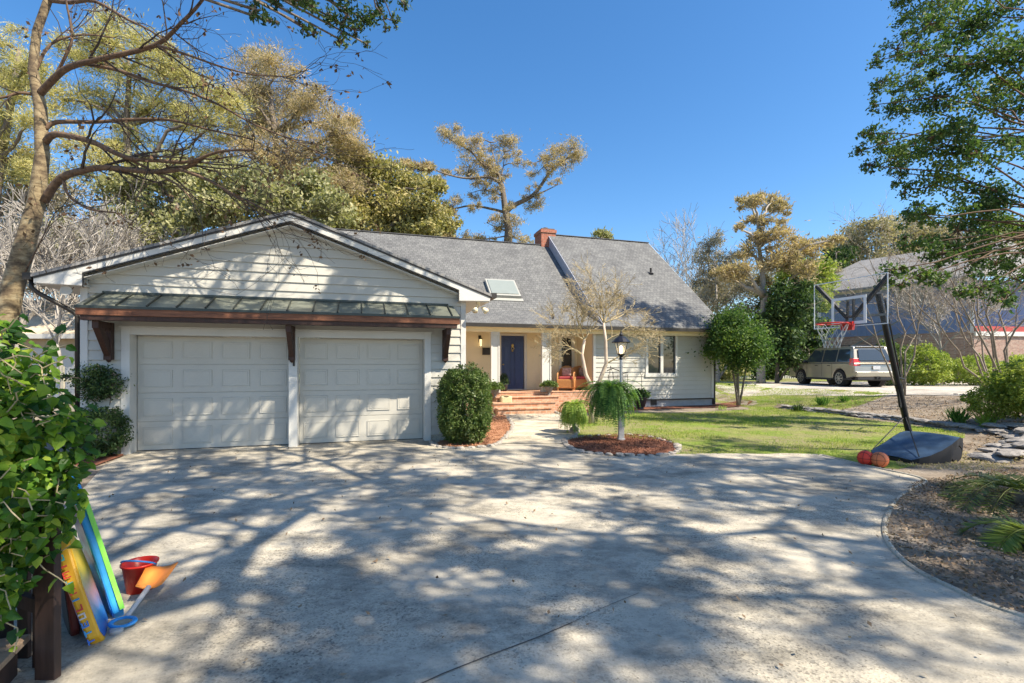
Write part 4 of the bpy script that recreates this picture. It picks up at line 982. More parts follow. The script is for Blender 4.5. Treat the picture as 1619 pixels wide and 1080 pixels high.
for i, ((r0, z0_), (r1, z1_)) in enumerate(zip(rows, rows[1:])):
    for k in range(K):
        a = 2*pi*(k+.5*(i % 2))/K
        for dd in (.5, -.5):
            b_ = a+dd*2*pi/K; m.tube([rc+Vector((r0*cos(a), r0*sin(a), z0_)), rc+Vector((r1*cos(b_), r1*sin(b_), z1_))], .003, 4, False)
hl('net', m, mat('grey net cord', (.42,.45,.45), .8, .1, 5, 0), rim)
def ball(c, col, label, r):
    t = thing('basketball', label, 'basketball', c, 0); q = MB(); q.sphere((0,0,r), r, 28, 18); link('ball', q, mat('ball rubber '+label[:6], col, .6, .1, 8, .35, fine=260, dist=.001), t, smooth=True)
    q = MB()
    for (a_, b_) in (((1,0,0),(0,0,1)), ((1,0,0),(0,1,0)), ((0,1,0),(0,0,1))): q.torus((0,0,r), r*1.0, .0028, 40, 4, Vector(a_), Vector(b_))
    for sg in (-1, 1): q.torus((sg*r*.62,0,r), r*.79, .0028, 32, 4, (0,1,0), (0,0,1))
    link('seams', q, M['black'], t)
    t.rotation_euler = (.0, 0, .6); return t
ball(G(1369, 736), (.85,.06,.03), 'bright red basketball on the grass edge, left of the two', .118)
ball(G(1391, 739), (.75,.20,.07), 'orange brown basketball touching the hoop base', .12)

# ------------------------------------------------------------------ car
def make_car(loc, rz):
    t = thing('parked_suv', 'gold beige sport utility vehicle parked on the sandy road, seen from behind', 'car', loc, rz)
    paint = mat('champagne paint', (.35,.315,.25), .28, .06, 1.5, 0, .55, coat=.8); dk = mat('black trim', (.02,.02,.022), .5, .1, 4, .1)
    Lh, W = 2.6, .985; wr = .40; wx = (-1.52, 1.52)   # y forward; rear at -2.6
    low = [(-2.58,.50), (-2.60,.62), (-2.55,.75), (-2.50,1.12), (2.05,1.10), (2.40,1.02), (2.56,.85), (2.60,.45), (2.5,.34)]
    def arch(c):
        return [(c+.47*cos(a), .38+.47*sin(a)) for a in [pi*k/12 for k in range(13)]]
    bot = [(2.0, .34)]+arch(wx[1])[:]+[(wx[1]-.5, .34), (wx[0]+.5, .34)]+arch(wx[0])+[(-2.05,.40)]
    out = low+bot
    import bmesh
    m = MB(); m.prism([(-W, y, z) for y, z in out], (2*W, 0, 0)); body = link('body', m, paint, t, bevel=.05)
    m = MB(); a = [(-2.46,1.12), (-2.18,1.84), (-2.0,1.90), (.35,1.90), (.62,1.84), (1.35,1.12)]
    vs = []
    for sg in (-1, 1):
        for (y, z) in a: vs.append((sg*(W-.02-(z-1.12)*.24), y, z))
    nn = len(a); m.add(vs, [tuple(range(nn)), tuple(range(nn, 2*nn))[::-1]]+[(i, i+nn, (i+1) % nn+nn, (i+1) % nn) for i in range(nn)]); link('cabin', m, paint, t, bevel=.04)
    gm = glassmat('tinted car glass', (.03,.045,.06), .05)
    for sg in (-1, 1):
        for (y0, y1, yt0, yt1) in ((-2.20,-1.30,-2.05,-1.30), (-1.22,-.25,-1.22,-.25), (-.17,1.12,-.17,.60)):
            X = lambda z: sg*(W-.02-(z-1.12)*.24+.006)
            m = MB(); m.prism([(X(1.17), y0, 1.17), (X(1.17), y1, 1.17), (X(1.76), yt1, 1.76), (X(1.76), yt0, 1.76)], (-sg*.02, 0, 0)); link('side_window', m, gm, t)
        m = MB(); m.sphere((sg*(W+.12), .95, 1.20), .11, 10, 8, 1, .6, .8); m.tube([(sg*(W-.05), .95, 1.14), (sg*(W+.1), .95, 1.17)], .03, 6); link('mirror', m, dk, t, smooth=True)
        m = MB(); m.box(sg*W-.012 if sg > 0 else -W-.012, sg*W+.012 if sg > 0 else -W+.012, -2.4, 2.3, .34, .40); m.box(sg*(W-.0)-.02, sg*(W-.0)+.02, -1.0, 1.0, .30, .36); link('side_trim', m, dk, t)
        m = MB()
        for y in (-1.0, -.21, .98): m.box(sg*W-.004, sg*W+.004, y-.006, y+.006, .45, 1.12)
        for y in (-.85, .1): m.box(sg*W-.02, sg*W+.03, y, y+.18, .98, 1.02)
        link('door_gap', m, dk, t)
        m = MB(); m.tube([(sg*.68, -1.9, 1.95), (sg*.68, .2, 1.95)], .02, 6); m.box(sg*.68-.02, sg*.68+.02, -1.85, -1.75, 1.89, 1.95); m.box(sg*.68-.02, sg*.68+.02, .1, .2, 1.89, 1.95); link('roof_rail', m, dk, t)
        m = MB(); m.prism([(sg*W*1.005, -2.53, .98), (sg*W*1.005, -2.22, 1.02), (sg*W*1.005, -2.24, 1.32), (sg*W*.96, -2.42, 1.32)], (-sg*.30, 0, 0)) ; link('taillight', m, mat('red tail lamp', (.55,.03,.02), .2, .15, 20, .1, coat=.5), t, bevel=.01)
        for y in wx:
            wc = (sg*(W-.13), y, wr); m = MB(); m.lathe([(.25,-.12),(.37,-.125),(.40,-.09),(.40,.09),(.37,.125),(.25,.12)], wc, 28, 'x'); wo_ = link('wheel', m, mat('tyre rubber', (.02,.02,.02), .9, .2, 8, .2), t)
            m = MB(); m.lathe([(.26,.121*sg),(.265,.15*sg),(.235,.15*sg),(.225,.124*sg)], wc, 24, 'x', False); m.lathe([(.06,.12*sg),(.05,.15*sg)], wc, 12, 'x')
            for k in range(8):
                a_ = 2*pi*k/8; m.beam((wc[0]+.138*sg, y+.05*cos(a_), wr+.05*sin(a_)), (wc[0]+.138*sg, y+.235*cos(a_), wr+.235*sin(a_)), .045, .03, (1,0,0))
            link('rim', m, mat('alloy rim', (.45,.44,.42), .3, .1, 5, 0, .8), wo_)
            m = MB(); m.lathe([(.46,-.02),(.46,.02)], (sg*(W-.3), y, .42), 20, 'x'); link('wheel_well', m, dk, t)
    m = MB(); m.prism([(-.72, -2.475, 1.22), (.72, -2.475, 1.22), (.62, -2.27, 1.74), (-.62, -2.27, 1.74)], (0, .02, 0)); link('rear_window', m, gm, t)
    m = MB(); m.prism([(-.86, 1.27, 1.2), (.86, 1.27, 1.2), (.70, .68, 1.80), (-.70, .68, 1.80)], (0, .02, .02)); link('windscreen', m, gm, t)
    m = MB(); m.box(-.98, .98, -2.68, -2.50, .48, .72); link('rear_bumper', m, paint, t, bevel=.04)
    m = MB(); m.box(-.9, .9, -2.66, -2.5, .36, .47); m.box(-.12, .12, -2.74, -2.6, .40, .48); m.tube([(0,-2.6,.44), (0,-2.85,.44)], .03, 8); m.box(-.78, .78, -2.56, -2.545, 1.045, 1.10); link('bumper_trim', m, dk, t)
    m = MB(); m.box(-.16, .16, -2.585, -2.56, .82, .98); link('license_plate', m, mat('plate', (.55,.56,.58), .5, .15, 20, 0), t)
    m = MB(); m.box(-.7, .7, -2.26, -2.14, 1.84, 1.87); link('spoiler', m, paint, t, bevel=.01)
    m = MB(); m.box(-.8, .8, -2.3, 2.3, .30, .42); link('chassis', m, dk, t)
    return t
make_car((16.45, 24.4, .585), radians(0))

# ------------------------------------------------------------------ stones
def stone_mesh(seed, flat=.6):
    import bmesh
    bm = bmesh.new(); bmesh.ops.create_icosphere(bm, subdivisions=2, radius=1)
    for v in bm.verts:
        n = noise.noise(v.co*1.3+Vector((seed*5.1, 0, 0))); n2 = noise.noise(v.co*3+Vector((seed*2.3, 4, 0)))
        v.co *= 1+.35*n+.12*n2; v.co.z *= flat
        v.co.z = max(-.35, min(.42*flat+.2, v.co.z))
    me = bpy.data.meshes.new('stone'); bm.to_mesh(me); bm.free(); return me
SM = [stone_mesh(i, .75) for i in range(7)]; FM = [stone_mesh(i+20, .32) for i in range(7)]
for me in SM: me.materials.append(M['stone'])
for me in FM: me.materials.append(M['flagstone'])
def put_stone(me, name, loc, sc, rz, label, group):
    o = bpy.data.objects.new(name, me); COL.objects.link(o); o.location = loc; o.scale = sc; o.rotation_euler = (R.uniform(-.08,.08), R.uniform(-.08,.08), rz)
    tag(o, label, 'stone', group)
def along(pts, step):
    out = []; acc = 0
    for a, b in zip(pts, pts[1:]):
        a = Vector(a); b = Vector(b); L_ = (b-a).length; d = acc
        while d < L_:
            q = a.lerp(b, d/L_); out.append((q.x, q.y, atan2(b.y-a.y, b.x-a.x))); d += step*R.uniform(.85, 1.15)
        acc = d-L_
    return out
def edge_row(pts, step, size, label, group, mesh=SM, name='edging_stone'):
    for (x, y, a) in along(pts, step):
        s = size*R.uniform(.8, 1.2); put_stone(R.choice(mesh), name, (x+R.uniform(-.02,.02), y+R.uniform(-.02,.02), gz(x, y)+s*.25), (s*1.25, s*R.uniform(.8,1.1), s), a, label, group)
edge_row(catmull([g2(893,696), g2(896,706), g2(920,716), g2(985,721), g2(1040,722), g2(1070,716), g2(1068,704)], 5), .17, .068, 'pale rounded stone in the border of the lamp post mulch bed', 'stones round the lamp post bed')
edge_row(catmull([g2(1068,704), g2(1030,693), g2(985,689), g2(930,691), g2(897,697)], 5), .24, .06, 'small stone in the back border of the lamp post mulch bed', 'stones behind the lamp post bed')
edge_row(catmull([g2(682,701), g2(695,708), g2(735,710), g2(782,705), g2(800,692), g2(811,677), g2(803,661)], 5), .19, .066, 'pale stone bordering the mulch bed by the clipped shrub', 'stones round the garage bed')
edge_row(catmull([g2(877,652), g2(890,658), g2(905,667), g2(912,682), g2(905,694)], 5), .2, .075, 'pale stone along the right edge of the walkway', 'stones along the walkway')
edge_row(catmull([(14.9,15.9), (15.2,16.6)], 3), .3, .08, 'stone at the corner of the house bed', 'stones at the house bed')
wall = [(11.0,17.3), (10.15,16.4), (10.55,15.3), (10.85,14.2), (10.95,13), (11.0,11.8), (10.9,10.7)]
wall = catmull([(9.9,17.4), (10.5,15.6), (10.85,14.2), (10.95,12.6), (10.95,11.3)], 6)
for lay in range(2):
    for (x, y, a) in along(wall, .30):
        s = .16*R.uniform(.8, 1.25); put_stone(R.choice(FM), 'wall_stone', (x-.06+.05*lay+R.uniform(-.03,.03), y, .04+.075*lay), (s*1.35, s, s), a+R.uniform(-.2,.2), 'flat grey stone in the low dry wall between lawn and bank', 'stones of the low dry wall')
st2 = catmull([(10.95,11.3), (10.9,10.5), (10.2,9.75), (9.2,9.0), (8.4,8.35), (7.85,7.85)], 6)
for k, (x, y, a) in enumerate(along(st2, .24)):
    for j in range(2 if k % 3 else 3):
        s = .17*R.uniform(.8, 1.3); put_stone(R.choice(FM), 'flagstone', (x+R.uniform(-.08,.3)+.2*j, y+R.uniform(-.1,.1)-.08*j, gz(x+.2*j, y)+.05+.02*j), (s*1.5, s*1.1, s), R.uniform(0,3), 'flat grey stone in the loose row curving towards the palm', 'loose flat stones near the palm')

# ------------------------------------------------------------------ shrubs and plants
def clip_shape(p): 
    q = np.sign(p)*np.abs(p)**.78; return q
bush('clipped_shrub', 'tall clipped evergreen shrub right of the garage doors', 'shrub', G(735, 702), (.55,.5,.80), 34000, .05, .5, L['box'], 41, shape=clip_shape, lump=.06, inner=.05)
bush('garage_shrub', 'dark dense shrub low at the left garage corner', 'shrub', (-7.08, 8.3, 0), (.46,.42,.46), 8000, .055, .4, L['dark'], 42, inner=.2)
crown_tree('garage_bush', 'loose small leaved bush on thin stems above the dark shrub', 'shrub', (-7.1, 8.55, 0), [(-7.1,8.55,0), (-7.12,8.5,.5), (-7.05,8.5,1.0)], [(-7.35,8.35,1.35,.24), (-7.05,8.35,1.42,.24), (-6.88,8.3,1.2,.20), (-7.2,8.4,1.1,.26)], L['dark'], M['bark'], .03, .05, .4, 15000, 43, tight=.35)
crown_tree('round_tree', 'round clipped evergreen tree on slim trunks at the right house corner', 'tree', (8.65, 18.5, .05), [(8.65,18.5,.05), (8.63,18.5,.9), (8.6,18.45,1.6), (8.6,18.4,2.3)],
  [(a_-.3, b_, c_, d_) for a_, b_, c_, d_ in [(8.55,18.5,2.15,.72), (9.15,18.4,2.15,.72), (8.4,18.3,2.65,.66), (9.4,18.3,2.55,.72), (8.85,18.2,3.1,.72), (8.9,18.0,2.5,.75), (9.1,18.9,2.7,.8), (8.05,18.3,2.3,.5), (9.75,18.4,2.2,.5), (8.7,18.8,2.9,.7)]], L['round'], M['bark'], .07, .095, .5, 7500, 44, tight=.42, squash=.9)
rt = [o_ for o_ in COL.objects if o_.name == 'round_tree'][0]
for dx, dy, lean in ((.16, .04, .25), (-.10, -.05, -.22)):
    m = MB(); m.tube([(dx*.3, dy, 0), (dx, dy, .5), (dx+lean*.4, dy, 1.1), (dx+lean, dy, 1.9)], [.05,.042,.036,.025], 8); link('trunk', m, M['bark'], rt, smooth=True)
for i, (px, py, Y, h, nn, lmn, lb_) in enumerate([(1515,664,12.2,.42,34,'fern','clump of green strap leaves on the bank above the stone row'), (1300,640,17.0,.38,26,'fern','small dark green clump on the bank left of the car'), (1262,650,16.6,.30,40,'dark','low rounded dark tuft at the left end of the stone wall'), (1560,668,11.6,.36,22,'limefern','pale green spiky clump below the round bush'), (1335,636,17.2,.3,20,'fern','faint green clump on the bank below the car'), (1140,655,17.2,.2,16,'limefern','small tuft beside the house mulch bed')]):
    q = P(px, py, Y); q.z = gz(q.x, q.y); rng = np.random.default_rng(60+i); m = MB(); pts = []; dirs = []
    for k in range(nn*3):
        a = rng.uniform(0, 2*pi); e = rng.uniform(.8, 3); dd = np.array([cos(a), sin(a), e]); dd /= np.linalg.norm(dd); l = h*rng.uniform(.6, 1.1)
        p0 = np.array([rng.normal()*.07, rng.normal()*.07, 0]); pts.append(p0+dd*l*.5); dirs.append(dd*l)
    qd = leaf_quads(np.array(pts), h, .09, rng, 0, np.array(dirs)); m.quads_np(qd); o = link('leafy_clump', m, L[lmn]); o.location = q; tag(o, lb_, 'plant')
bush('round_bush', 'big round light green bush at the right edge above the stones', 'bush', (12.6, 11.2, .35), (1.3,1.1,.75), 26000, .07, .55, L['sunbush'], 45, lump=.12, inner=.3)
bush('side_bush', 'smaller leafy bush beside the big round one', 'bush', (11.75, 11.7, .3), (.65,.6,.40), 7000, .06, .5, L['sunbush'], 46, lump=.15, inner=.3)
# sago palms
def sago(label, c, n, ln, seed, lm, tilt=(.2,1.1)):
    t = thing('sago_palm', label, 'palm', c); rng = np.random.default_rng(seed); m = MB()
    for k in range(n):
        a = 2*pi*k/n*2.4+rng.uniform(-.2,.2); e = rng.uniform(*tilt); frond(m, (0,0,.12), (cos(a), sin(a), e), ln*rng.uniform(.8, 1.1), 1.5, .19, rng, 62, .75, .019)
    link('fronds', m, lm, t); m = MB(); m.lathe([(.12,0),(.14,.08),(.07,.16)], (0,0,0), 12); link('stem', m, M['bark'], t, smooth=True)
sago('sago palm with long arching fronds beside the drive near the right edge', (5.85, 5.5, gz(5.85, 5.5)), 22, 1.5, 71, L['sago'], (.3,1.3))
sago('low feathery palm with yellow green fronds on the bare bed', (4.55, 4.2, gz(4.55, 4.2)), 14, .7, 72, L['sunbush'], (.2,.9))
# hedges by the road
for i, (x, y, rx, rz, lmn, lb_) in enumerate([(20.3,24.0,1.3,1.0,'sunbush','yellow green bush beside the parked vehicle'), (23.0,24.2,2.0,.75,'sunbush','low sunny hedge below the brick wall'), (26.3,24.5,2.2,.78,'sunbush','low sunny hedge at the right below the brick wall'), (18.6,23.9,.9,1.1,'box','greener bush right behind the hoop pole')]):
    bush('road_bush', lb_, 'bush', (x, y, .58), (rx, 1.0, rz), 9000, .12, .5, L[lmn], 80+i, lump=.2, inner=.3)

# ------------------------------------------------------------------ small porch tree
rng = np.random.default_rng(5); tb = Vector((2.15, 13.1, 0)); t = thing('bare_crape_myrtle', 'small bare pale tree with a forked trunk and fine twigs before the porch', 'tree', tb)
m = MB(); tips = []; tw = MB()
m.tube([tb, tb+Vector((.02,0,.5)), tb+Vector((.05,0,.95))], [.08,.07,.065], 8)
a0_ = tb+Vector((.05,0,.93))
l1 = [a0_, a0_+Vector((-.20,0,.40)), a0_+Vector((-.30,.05,.95)), a0_+Vector((-.22,.1,1.35))]; l2 = [a0_, a0_+Vector((.18,0,.25)), a0_+Vector((.34,-.05,.7)), a0_+Vector((.33,-.05,1.3)), a0_+Vector((.28,0,1.8))]
m.tube(l1, [.055,.05,.045,.035], 8); m.tube(l2, [.06,.055,.05,.04,.03], 8)
link('trunk', m, M['smoothbark'], t, tb, True)
for (p, d) in ((l1[-1], (-.3,0,1)), (l1[-2], (-1,.2,.7)), (l1[-1], (.5,.4,1)), (l2[-1], (.5,0,1)), (l2[-1], (-.5,.3,1)), (l2[-2], (1,-.2,.8)), (l2[-1], (.1,-.5,1)), (l1[-1], (-1,-.3,.6)), (l2[2], (1,.3,.5)), (l1[2], (-.8,-.4,.4)), (l2[-1], (1,.3,.7))):
    bare(tw, p, d, .78, .024, 4, rng, tips, 4, .30, .02, .0035, 4, 5, .66, .72)
link('branches', tw, M['twig'], t, tb)
# ------------------------------------------------------------------ trees
def PC(lst, Y, jit, seed):
    rr = random.Random(seed); out = []
    for (x, y, r) in lst:
        yy = Y+rr.uniform(-jit, jit); p = P(x, y, yy); out.append((p.x, p.y, p.z, r*yy/F))
    return out
def PT(lst, Y): return [tuple(P(x, y, Y)) for x, y in lst]
def rooted(pts):
    p = pts[0]; return [(p[0], p[1], gz(p[0], p[1]))]+pts
# near left tree with spreading bare limbs
Yn = 8.5
tb = P(8, 520, Yn); tb.z = 0; tb.x -= .25
t = thing('bare_spreading_tree', 'near leafless tree with pale mottled trunk and long crooked limbs left of the garage', 'tree', tb)
trk = [tuple(tb)]+PT([(2,540), (20,455), (40,385), (58,320), (67,245), (64,170), (52,110), (58,50), (76,0), (86,-70), (80,-170)], Yn)
m = MB(); m.tube(trk, [.21,.17,.155,.145,.125,.10,.09,.07,.062,.06,.055,.04], 14); link('trunk', m, M['palebark'], t, tb, True)
BR = [([(70,318),(95,283),(130,270),(170,265),(230,271),(285,268),(320,250)], 8.5, 7.9, .085, .035),
 ([(285,268),(330,285),(365,305),(400,322),(430,338)], 7.95, 7.6, .035, .012),
 ([(72,225),(84,213),(110,215),(150,226),(200,249),(250,254),(300,256),(345,240),(400,237)], 8.5, 7.7, .075, .02),
 ([(70,205),(90,193),(150,193),(210,189),(270,190),(330,205),(400,220)], 8.5, 8.9, .055, .014),
 ([(62,150),(85,125),(110,106),(160,93),(245,72),(285,38),(320,0),(330,-30)], 8.5, 7.6, .075, .02),
 ([(140,102),(190,112),(240,130),(290,143),(345,165),(400,196),(470,225),(540,262)], 8.3, 7.8, .04, .008),
 ([(250,72),(300,88),(345,104),(400,118),(470,122)], 7.9, 7.4, .03, .007),
 ([(76,0),(110,4),(150,2),(200,30),(240,50),(300,95)], 8.5, 8.0, .05, .01),
 ([(85,125),(103,90),(114,60),(108,20),(100,-20)], 8.4, 8.2, .035, .014),
 ([(100,283),(108,308),(135,328),(160,334),(190,338),(198,352)], 8.4, 7.9, .035, .008),
 ([(56,150),(30,147),(0,155),(-40,150)], 8.5, 8.2, .04, .015),
 ([(55,115),(80,70),(130,55),(180,60)], 8.5, 8.9, .035, .012),
 ([(200,250),(250,275),(290,300),(310,330)], 8.2, 7.9, .03, .007),
 ([(360,305),(395,325),(420,345)], 7.8, 7.6, .02, .005),
 ([(35,440),(55,400),(75,360),(90,330)], 8.5, 8.2, .02, .006)]
lm = MB(); tips = []; rng = np.random.default_rng(21); tw = MB()
for (pl, ya, yb, ra, rb_) in BR:
    n = len(pl); pts = [P(x, y, ya+(yb-ya)*i/(n-1)) for i, (x, y) in enumerate(pl)]
    cp = catmull([tuple(p) for p in pts], 3); k = len(cp); lm.tube(cp, [.8*(ra+(rb_-ra)*i/(k-1)) for i in range(k)], 8)
    for i in range(k//3, k, 1):
        if rng.random() < .9:
            d = np.array(cp[min(k-1, i+1)])-np.array(cp[i-1]); d = d/np.linalg.norm(d)+rng.normal(size=3)*.55
            bare(tw, cp[i], d, rng.uniform(.5, 1.1), max(.007, (ra+(rb_-ra)*i/(k-1))*.38), 2, rng, tips, 2, .35, .04, .0028, 5, 4, .7, .6)
link('limbs', lm, M['limbbark'], t, tb, True); link('twigs', tw, M['darktwig'], t, tb)
m = MB(); pts = []
for (p, d) in tips:
    if rng.random() < .22:
        for k in range(rng.integers(2, 6)): pts.append(p+rng.normal(size=3)*.05+np.array([0,0,-.04]))
m.quads_np(leaf_quads(np.array(pts), .07, .6, rng)); link('withered_leaves', m, L['dead'], t, tb)

ND = dict(kind='needle', leaf=.20, aspect=.15, tight=.42, squash=.62)
def bgtree(name, label, trunk_px, Y, clumps, lmn, r0, seed, jit=1.5, **kw):
    c = PC(clumps, Y, jit, seed); tr = rooted(PT(trunk_px, Y))
    a = dict(dens=420, bark='bark'); a.update(kw); a['dens'] *= 2.6; a['leaf'] = a.get('leaf', .12)*1.1; bk = M[a.pop('bark')]
    return crown_tree(name, label, 'tree', tr[0], tr, c, L[lmn], bk, r0, seed=seed, **a)
bgtree('pine_tree', 'yellow green feathery pine rising at the far left behind the bare tree', [(-30,560),(-20,400),(0,260),(20,150),(30,80)], 22,
  [(5,70,34),(38,100,36),(-20,110,40),(15,180,38),(-10,235,42),(40,235,34),(55,190,30),(15,130,30),(70,275,28),(20,285,34),(-40,180,40),(75,130,26)], 'yolk', .3, 101, dens=520, **ND)
bgtree('pine_tree', 'tall yellow tufted pine behind the bare tree limbs at upper left', [(190,560),(200,430),(205,300),(200,200),(205,110)], 24,
  [(150,60,30),(190,48,34),(232,72,34),(170,100,36),(120,85,26),(215,120,38),(265,100,34),(300,125,34),(330,155,34),(250,160,36),(150,145,30),(110,170,30),(200,175,34),(300,190,34),(350,205,36),(130,225,34),(170,250,32),(120,270,28),(230,225,32),(270,245,30),(320,250,32),(370,170,28),(180,290,26)], 'yolk', .34, 102, dens=520, **ND)
bgtree('pine_tree', 'tall tawny pine with dense tufts above the garage gable peak', [(440,520),(445,400),(440,300),(435,210),(425,140)], 27,
  [(405,110,28),(440,105,30),(425,150,36),(470,145,34),(385,150,26),(500,160,32),(530,180,34),(545,210,30),(470,190,36),(420,195,36),(380,215,32),(510,225,36),(460,240,38),(410,255,36),(550,245,30),(350,260,32),(500,275,34),(560,285,30),(440,290,34)], 'rust', .36, 103, dens=600, **ND)
bgtree('live_oak', 'broad dull green oak behind the left slope of the garage roof', [(290,560),(300,450),(290,370),(280,320)], 21,
  [(190,300,38),(240,290,38),(290,285,40),(345,290,40),(395,300,40),(210,345,42),(265,345,42),(320,345,42),(370,340,38),(155,340,34),(430,320,36),(130,380,34),(185,390,38),(240,385,36),(480,310,36),(520,330,34)], 'oak', .4, 104, kind='leaf', leaf=.17, aspect=.55, dens=620, tight=.34)
bgtree('live_oak', 'green and gold oak above the left part of the main roof', [(600,520),(605,400),(600,330),(595,290)], 29,
  [(520,300,34),(560,270,34),(600,275,30),(635,290,30),(545,320,36),(590,320,38),(630,335,34),(665,320,28),(575,355,34),(620,365,34),(660,355,30),(700,350,22),(510,345,32),(680,300,22),(540,240,26)], 'olive', .4, 105, kind='leaf', leaf=.2, aspect=.5, dens=560, tight=.36)
bgtree('pine_tree', 'slim pine with orange brown tufts just left of the crooked pine', [(668,520),(666,420),(664,340),(660,290)], 33,
  [(645,262,14),(672,268,16),(690,290,14),(655,290,13),(668,320,18),(690,345,18),(640,320,16),(705,362,16),(660,355,20),(712,335,10),(625,262,8)], 'rust', .16, 106, jit=1, leaf=.26, dens=900, kind='needle', aspect=.2, tight=.34, squash=.7)
# the crooked pine above the chimney
Yc = 34; tb = P(800, 600, Yc); tb.z = .5
t = thing('crooked_pine', 'crooked pine with separate tufted limbs against the sky left of the chimney', 'tree', tb)
m = MB(); c = catmull([tuple(tb)]+PT([(800,470),(802,400),(804,365),(800,340),(796,310),(793,290)], Yc), 3); k = len(c); m.tube(c, [.42-.26*i/(k-1) for i in range(k)], 10); link('trunk', m, M['bark'], t, tb, True)
lm = MB(); fm = MB(); rng = np.random.default_rng(9)
LB = [([(800,335),(812,325),(838,312),(852,298),(868,275),(890,255),(915,238)], .20), ([(845,310),(862,302),(882,292)], .08), ([(794,295),(785,285),(768,280),(740,282),(715,278),(690,270)], .13),
      ([(795,335),(775,330),(745,325),(715,330),(700,322)], .11), ([(793,292),(785,270),(765,262),(745,240),(720,225),(700,212)], .12), ([(785,275),(780,245),(775,225)], .07), ([(800,365),(785,360),(770,352)], .06), ([(868,275),(862,262),(858,250)], .05), ([(790,290),(796,262),(798,240)], .06), ([(808,372),(770,378),(750,380)], .06), ([(795,310),(768,300),(745,305)], .06)]
for pl, r in LB:
    ys = np.cumsum([0]+[rng.uniform(-.5,.5) for _ in pl[1:]]); pts = [tuple(P(x, y, Yc+q)) for (x, y), q in zip(pl, ys)]; c = catmull(pts, 3); k = len(c); lm.tube(c, [r*(1-.75*i/(k-1)) for i in range(k)], 6)
TUFT = [(708,212,20),(728,222,18),(745,238,18),(722,205,12),(755,220,14),(790,222,16),(805,230,18),(796,248,14),(765,258,18),(742,262,16),(775,275,18),(770,292,18),(752,285,14),(800,277,9),(822,258,13),(818,245,9),(865,250,18),(885,240,20),(905,235,18),(915,250,16),(895,262,16),(872,262,15),(842,275,10),(843,258,9),(856,322,14),(838,325,12),(850,310,10),(700,325,10),(722,318,12),(748,312,10),(782,345,15),(800,350,17),(815,350,14),(790,360,14),(700,372,12),(760,378,12),(735,375,12),(820,378,14),(835,382,10),(745,330,8),(705,275,8),(785,312,10)]
for pl, _ in LB:
    for (xa, ya), (xb, yb) in zip(pl, pl[1:]):
        for f in (.3, .8):
            if rng.random() < .6: TUFT.append((xa+(xb-xa)*f+rng.normal()*5, ya+(yb-ya)*f-4+rng.normal()*4, rng.uniform(5, 9)))
for (x, y, r) in TUFT:
    yy = Yc+rng.uniform(-1,1); p = P(x, y, yy); rr = r*yy/F; rr *= rng.uniform(.85, 1.15); n = int(1000*rr*rr); pts, sc = clump_pts((p.x, p.y, p.z), rr, n, rng, 9, .7, .36)
    dd = rand_dirs(n, rng)+np.array([0,0,.5]); fm.quads_np(leaf_quads(pts, .26, .15, rng, 0, dd))
    q = min((a for pl, _ in LB for a in pl), key=lambda a: (a[0]-x)**2+(a[1]-y)**2); lm.tube(wobble(tuple(P(q[0], q[1], Yc)), (p.x, p.y, p.z), 3, .05, rng), [.05,.035,.025,.015], 4)
    for s_ in sc[:6]: lm.tube(wobble((p.x,p.y,p.z), s_, 2, .05, rng), [.02,.015,.01], 3, False)
link('limbs', lm, M['bark'], t, tb, True); link('needles', fm, L['rust'], t, tb)
bgtree('pine_tree', 'distant dark pine top just showing over the upper roof ridge', [(951,520),(951,400),(951,372)], 52, [(943,370,7),(955,368,8),(951,378,9),(962,376,7),(938,378,6)], 'oak', .2, 108, jit=.5, dens=260, leaf=.4, kind='needle', aspect=.25, tight=.4)
# bare grey trees
def baretree(name, label, px, Y, topy, seed, r=.18, lev=5, kids=3, mt='greybark', spread=.7, fan=5):
    p0 = P(px, 600, Y); p0.z = gz(p0.x, p0.y); H_ = CAMH+(HY-topy)*Y/F; rng = np.random.default_rng(seed)
    t = thing(name, label, 'tree', p0); m = MB(); h = H_*.32; c = wobble((p0.x, p0.y, p0.z), (p0.x+rng.normal()*.3, p0.y, h), 5, .02, rng); m.tube(c, [r*(1-.4*i/5) for i in range(6)], 8); link('trunk', m, M[mt], t, p0, True)
    b = MB(); out = []
    for k in range(fan):
        a = 2*pi*k/fan+rng.uniform(0,1); bare(b, c[-1 if k else -1], (cos(a)*spread*.6, sin(a)*spread*.6, 1), H_*.30, r*.5, lev-1, rng, out, kids, .28, .12, .011, 4, 4, .66, spread)
    link('branches', b, M[mt], t, p0); return out, t
baretree('bare_tree', 'tall leafless grey tree just right of the upper roof', 1065, 36, 345, 201, .22, 5, 3)
baretree('bare_tree', 'leafless pale tree at the right end of the roof', 1105, 33, 385, 202, .14, 5, 3)
baretree('bare_tree', 'grey leafless tree behind the neighbouring house on the right', 1385, 52, 335, 203, .25, 5, 3)
baretree('bare_tree', 'second grey leafless tree behind the neighbouring house, farther right', 1440, 50, 345, 204, .22, 5, 3)
baretree('bare_tree', 'leafless bushy grey tree right in front of the blue siding', 1490, 26, 405, 208, .10, 5, 4)
baretree('bare_tree', 'leafless grey tree low between the near trunk and the garage eave', 95, 15, 300, 205, .08, 5, 3)
baretree('bare_tree', 'leafless twiggy tree behind the near mottled trunk', 20, 17, 260, 206, .12, 5, 4)
baretree('bare_tree', 'leafless twiggy grey tree left of the garage roof slope', 165, 19, 330, 207, .12, 5, 4)
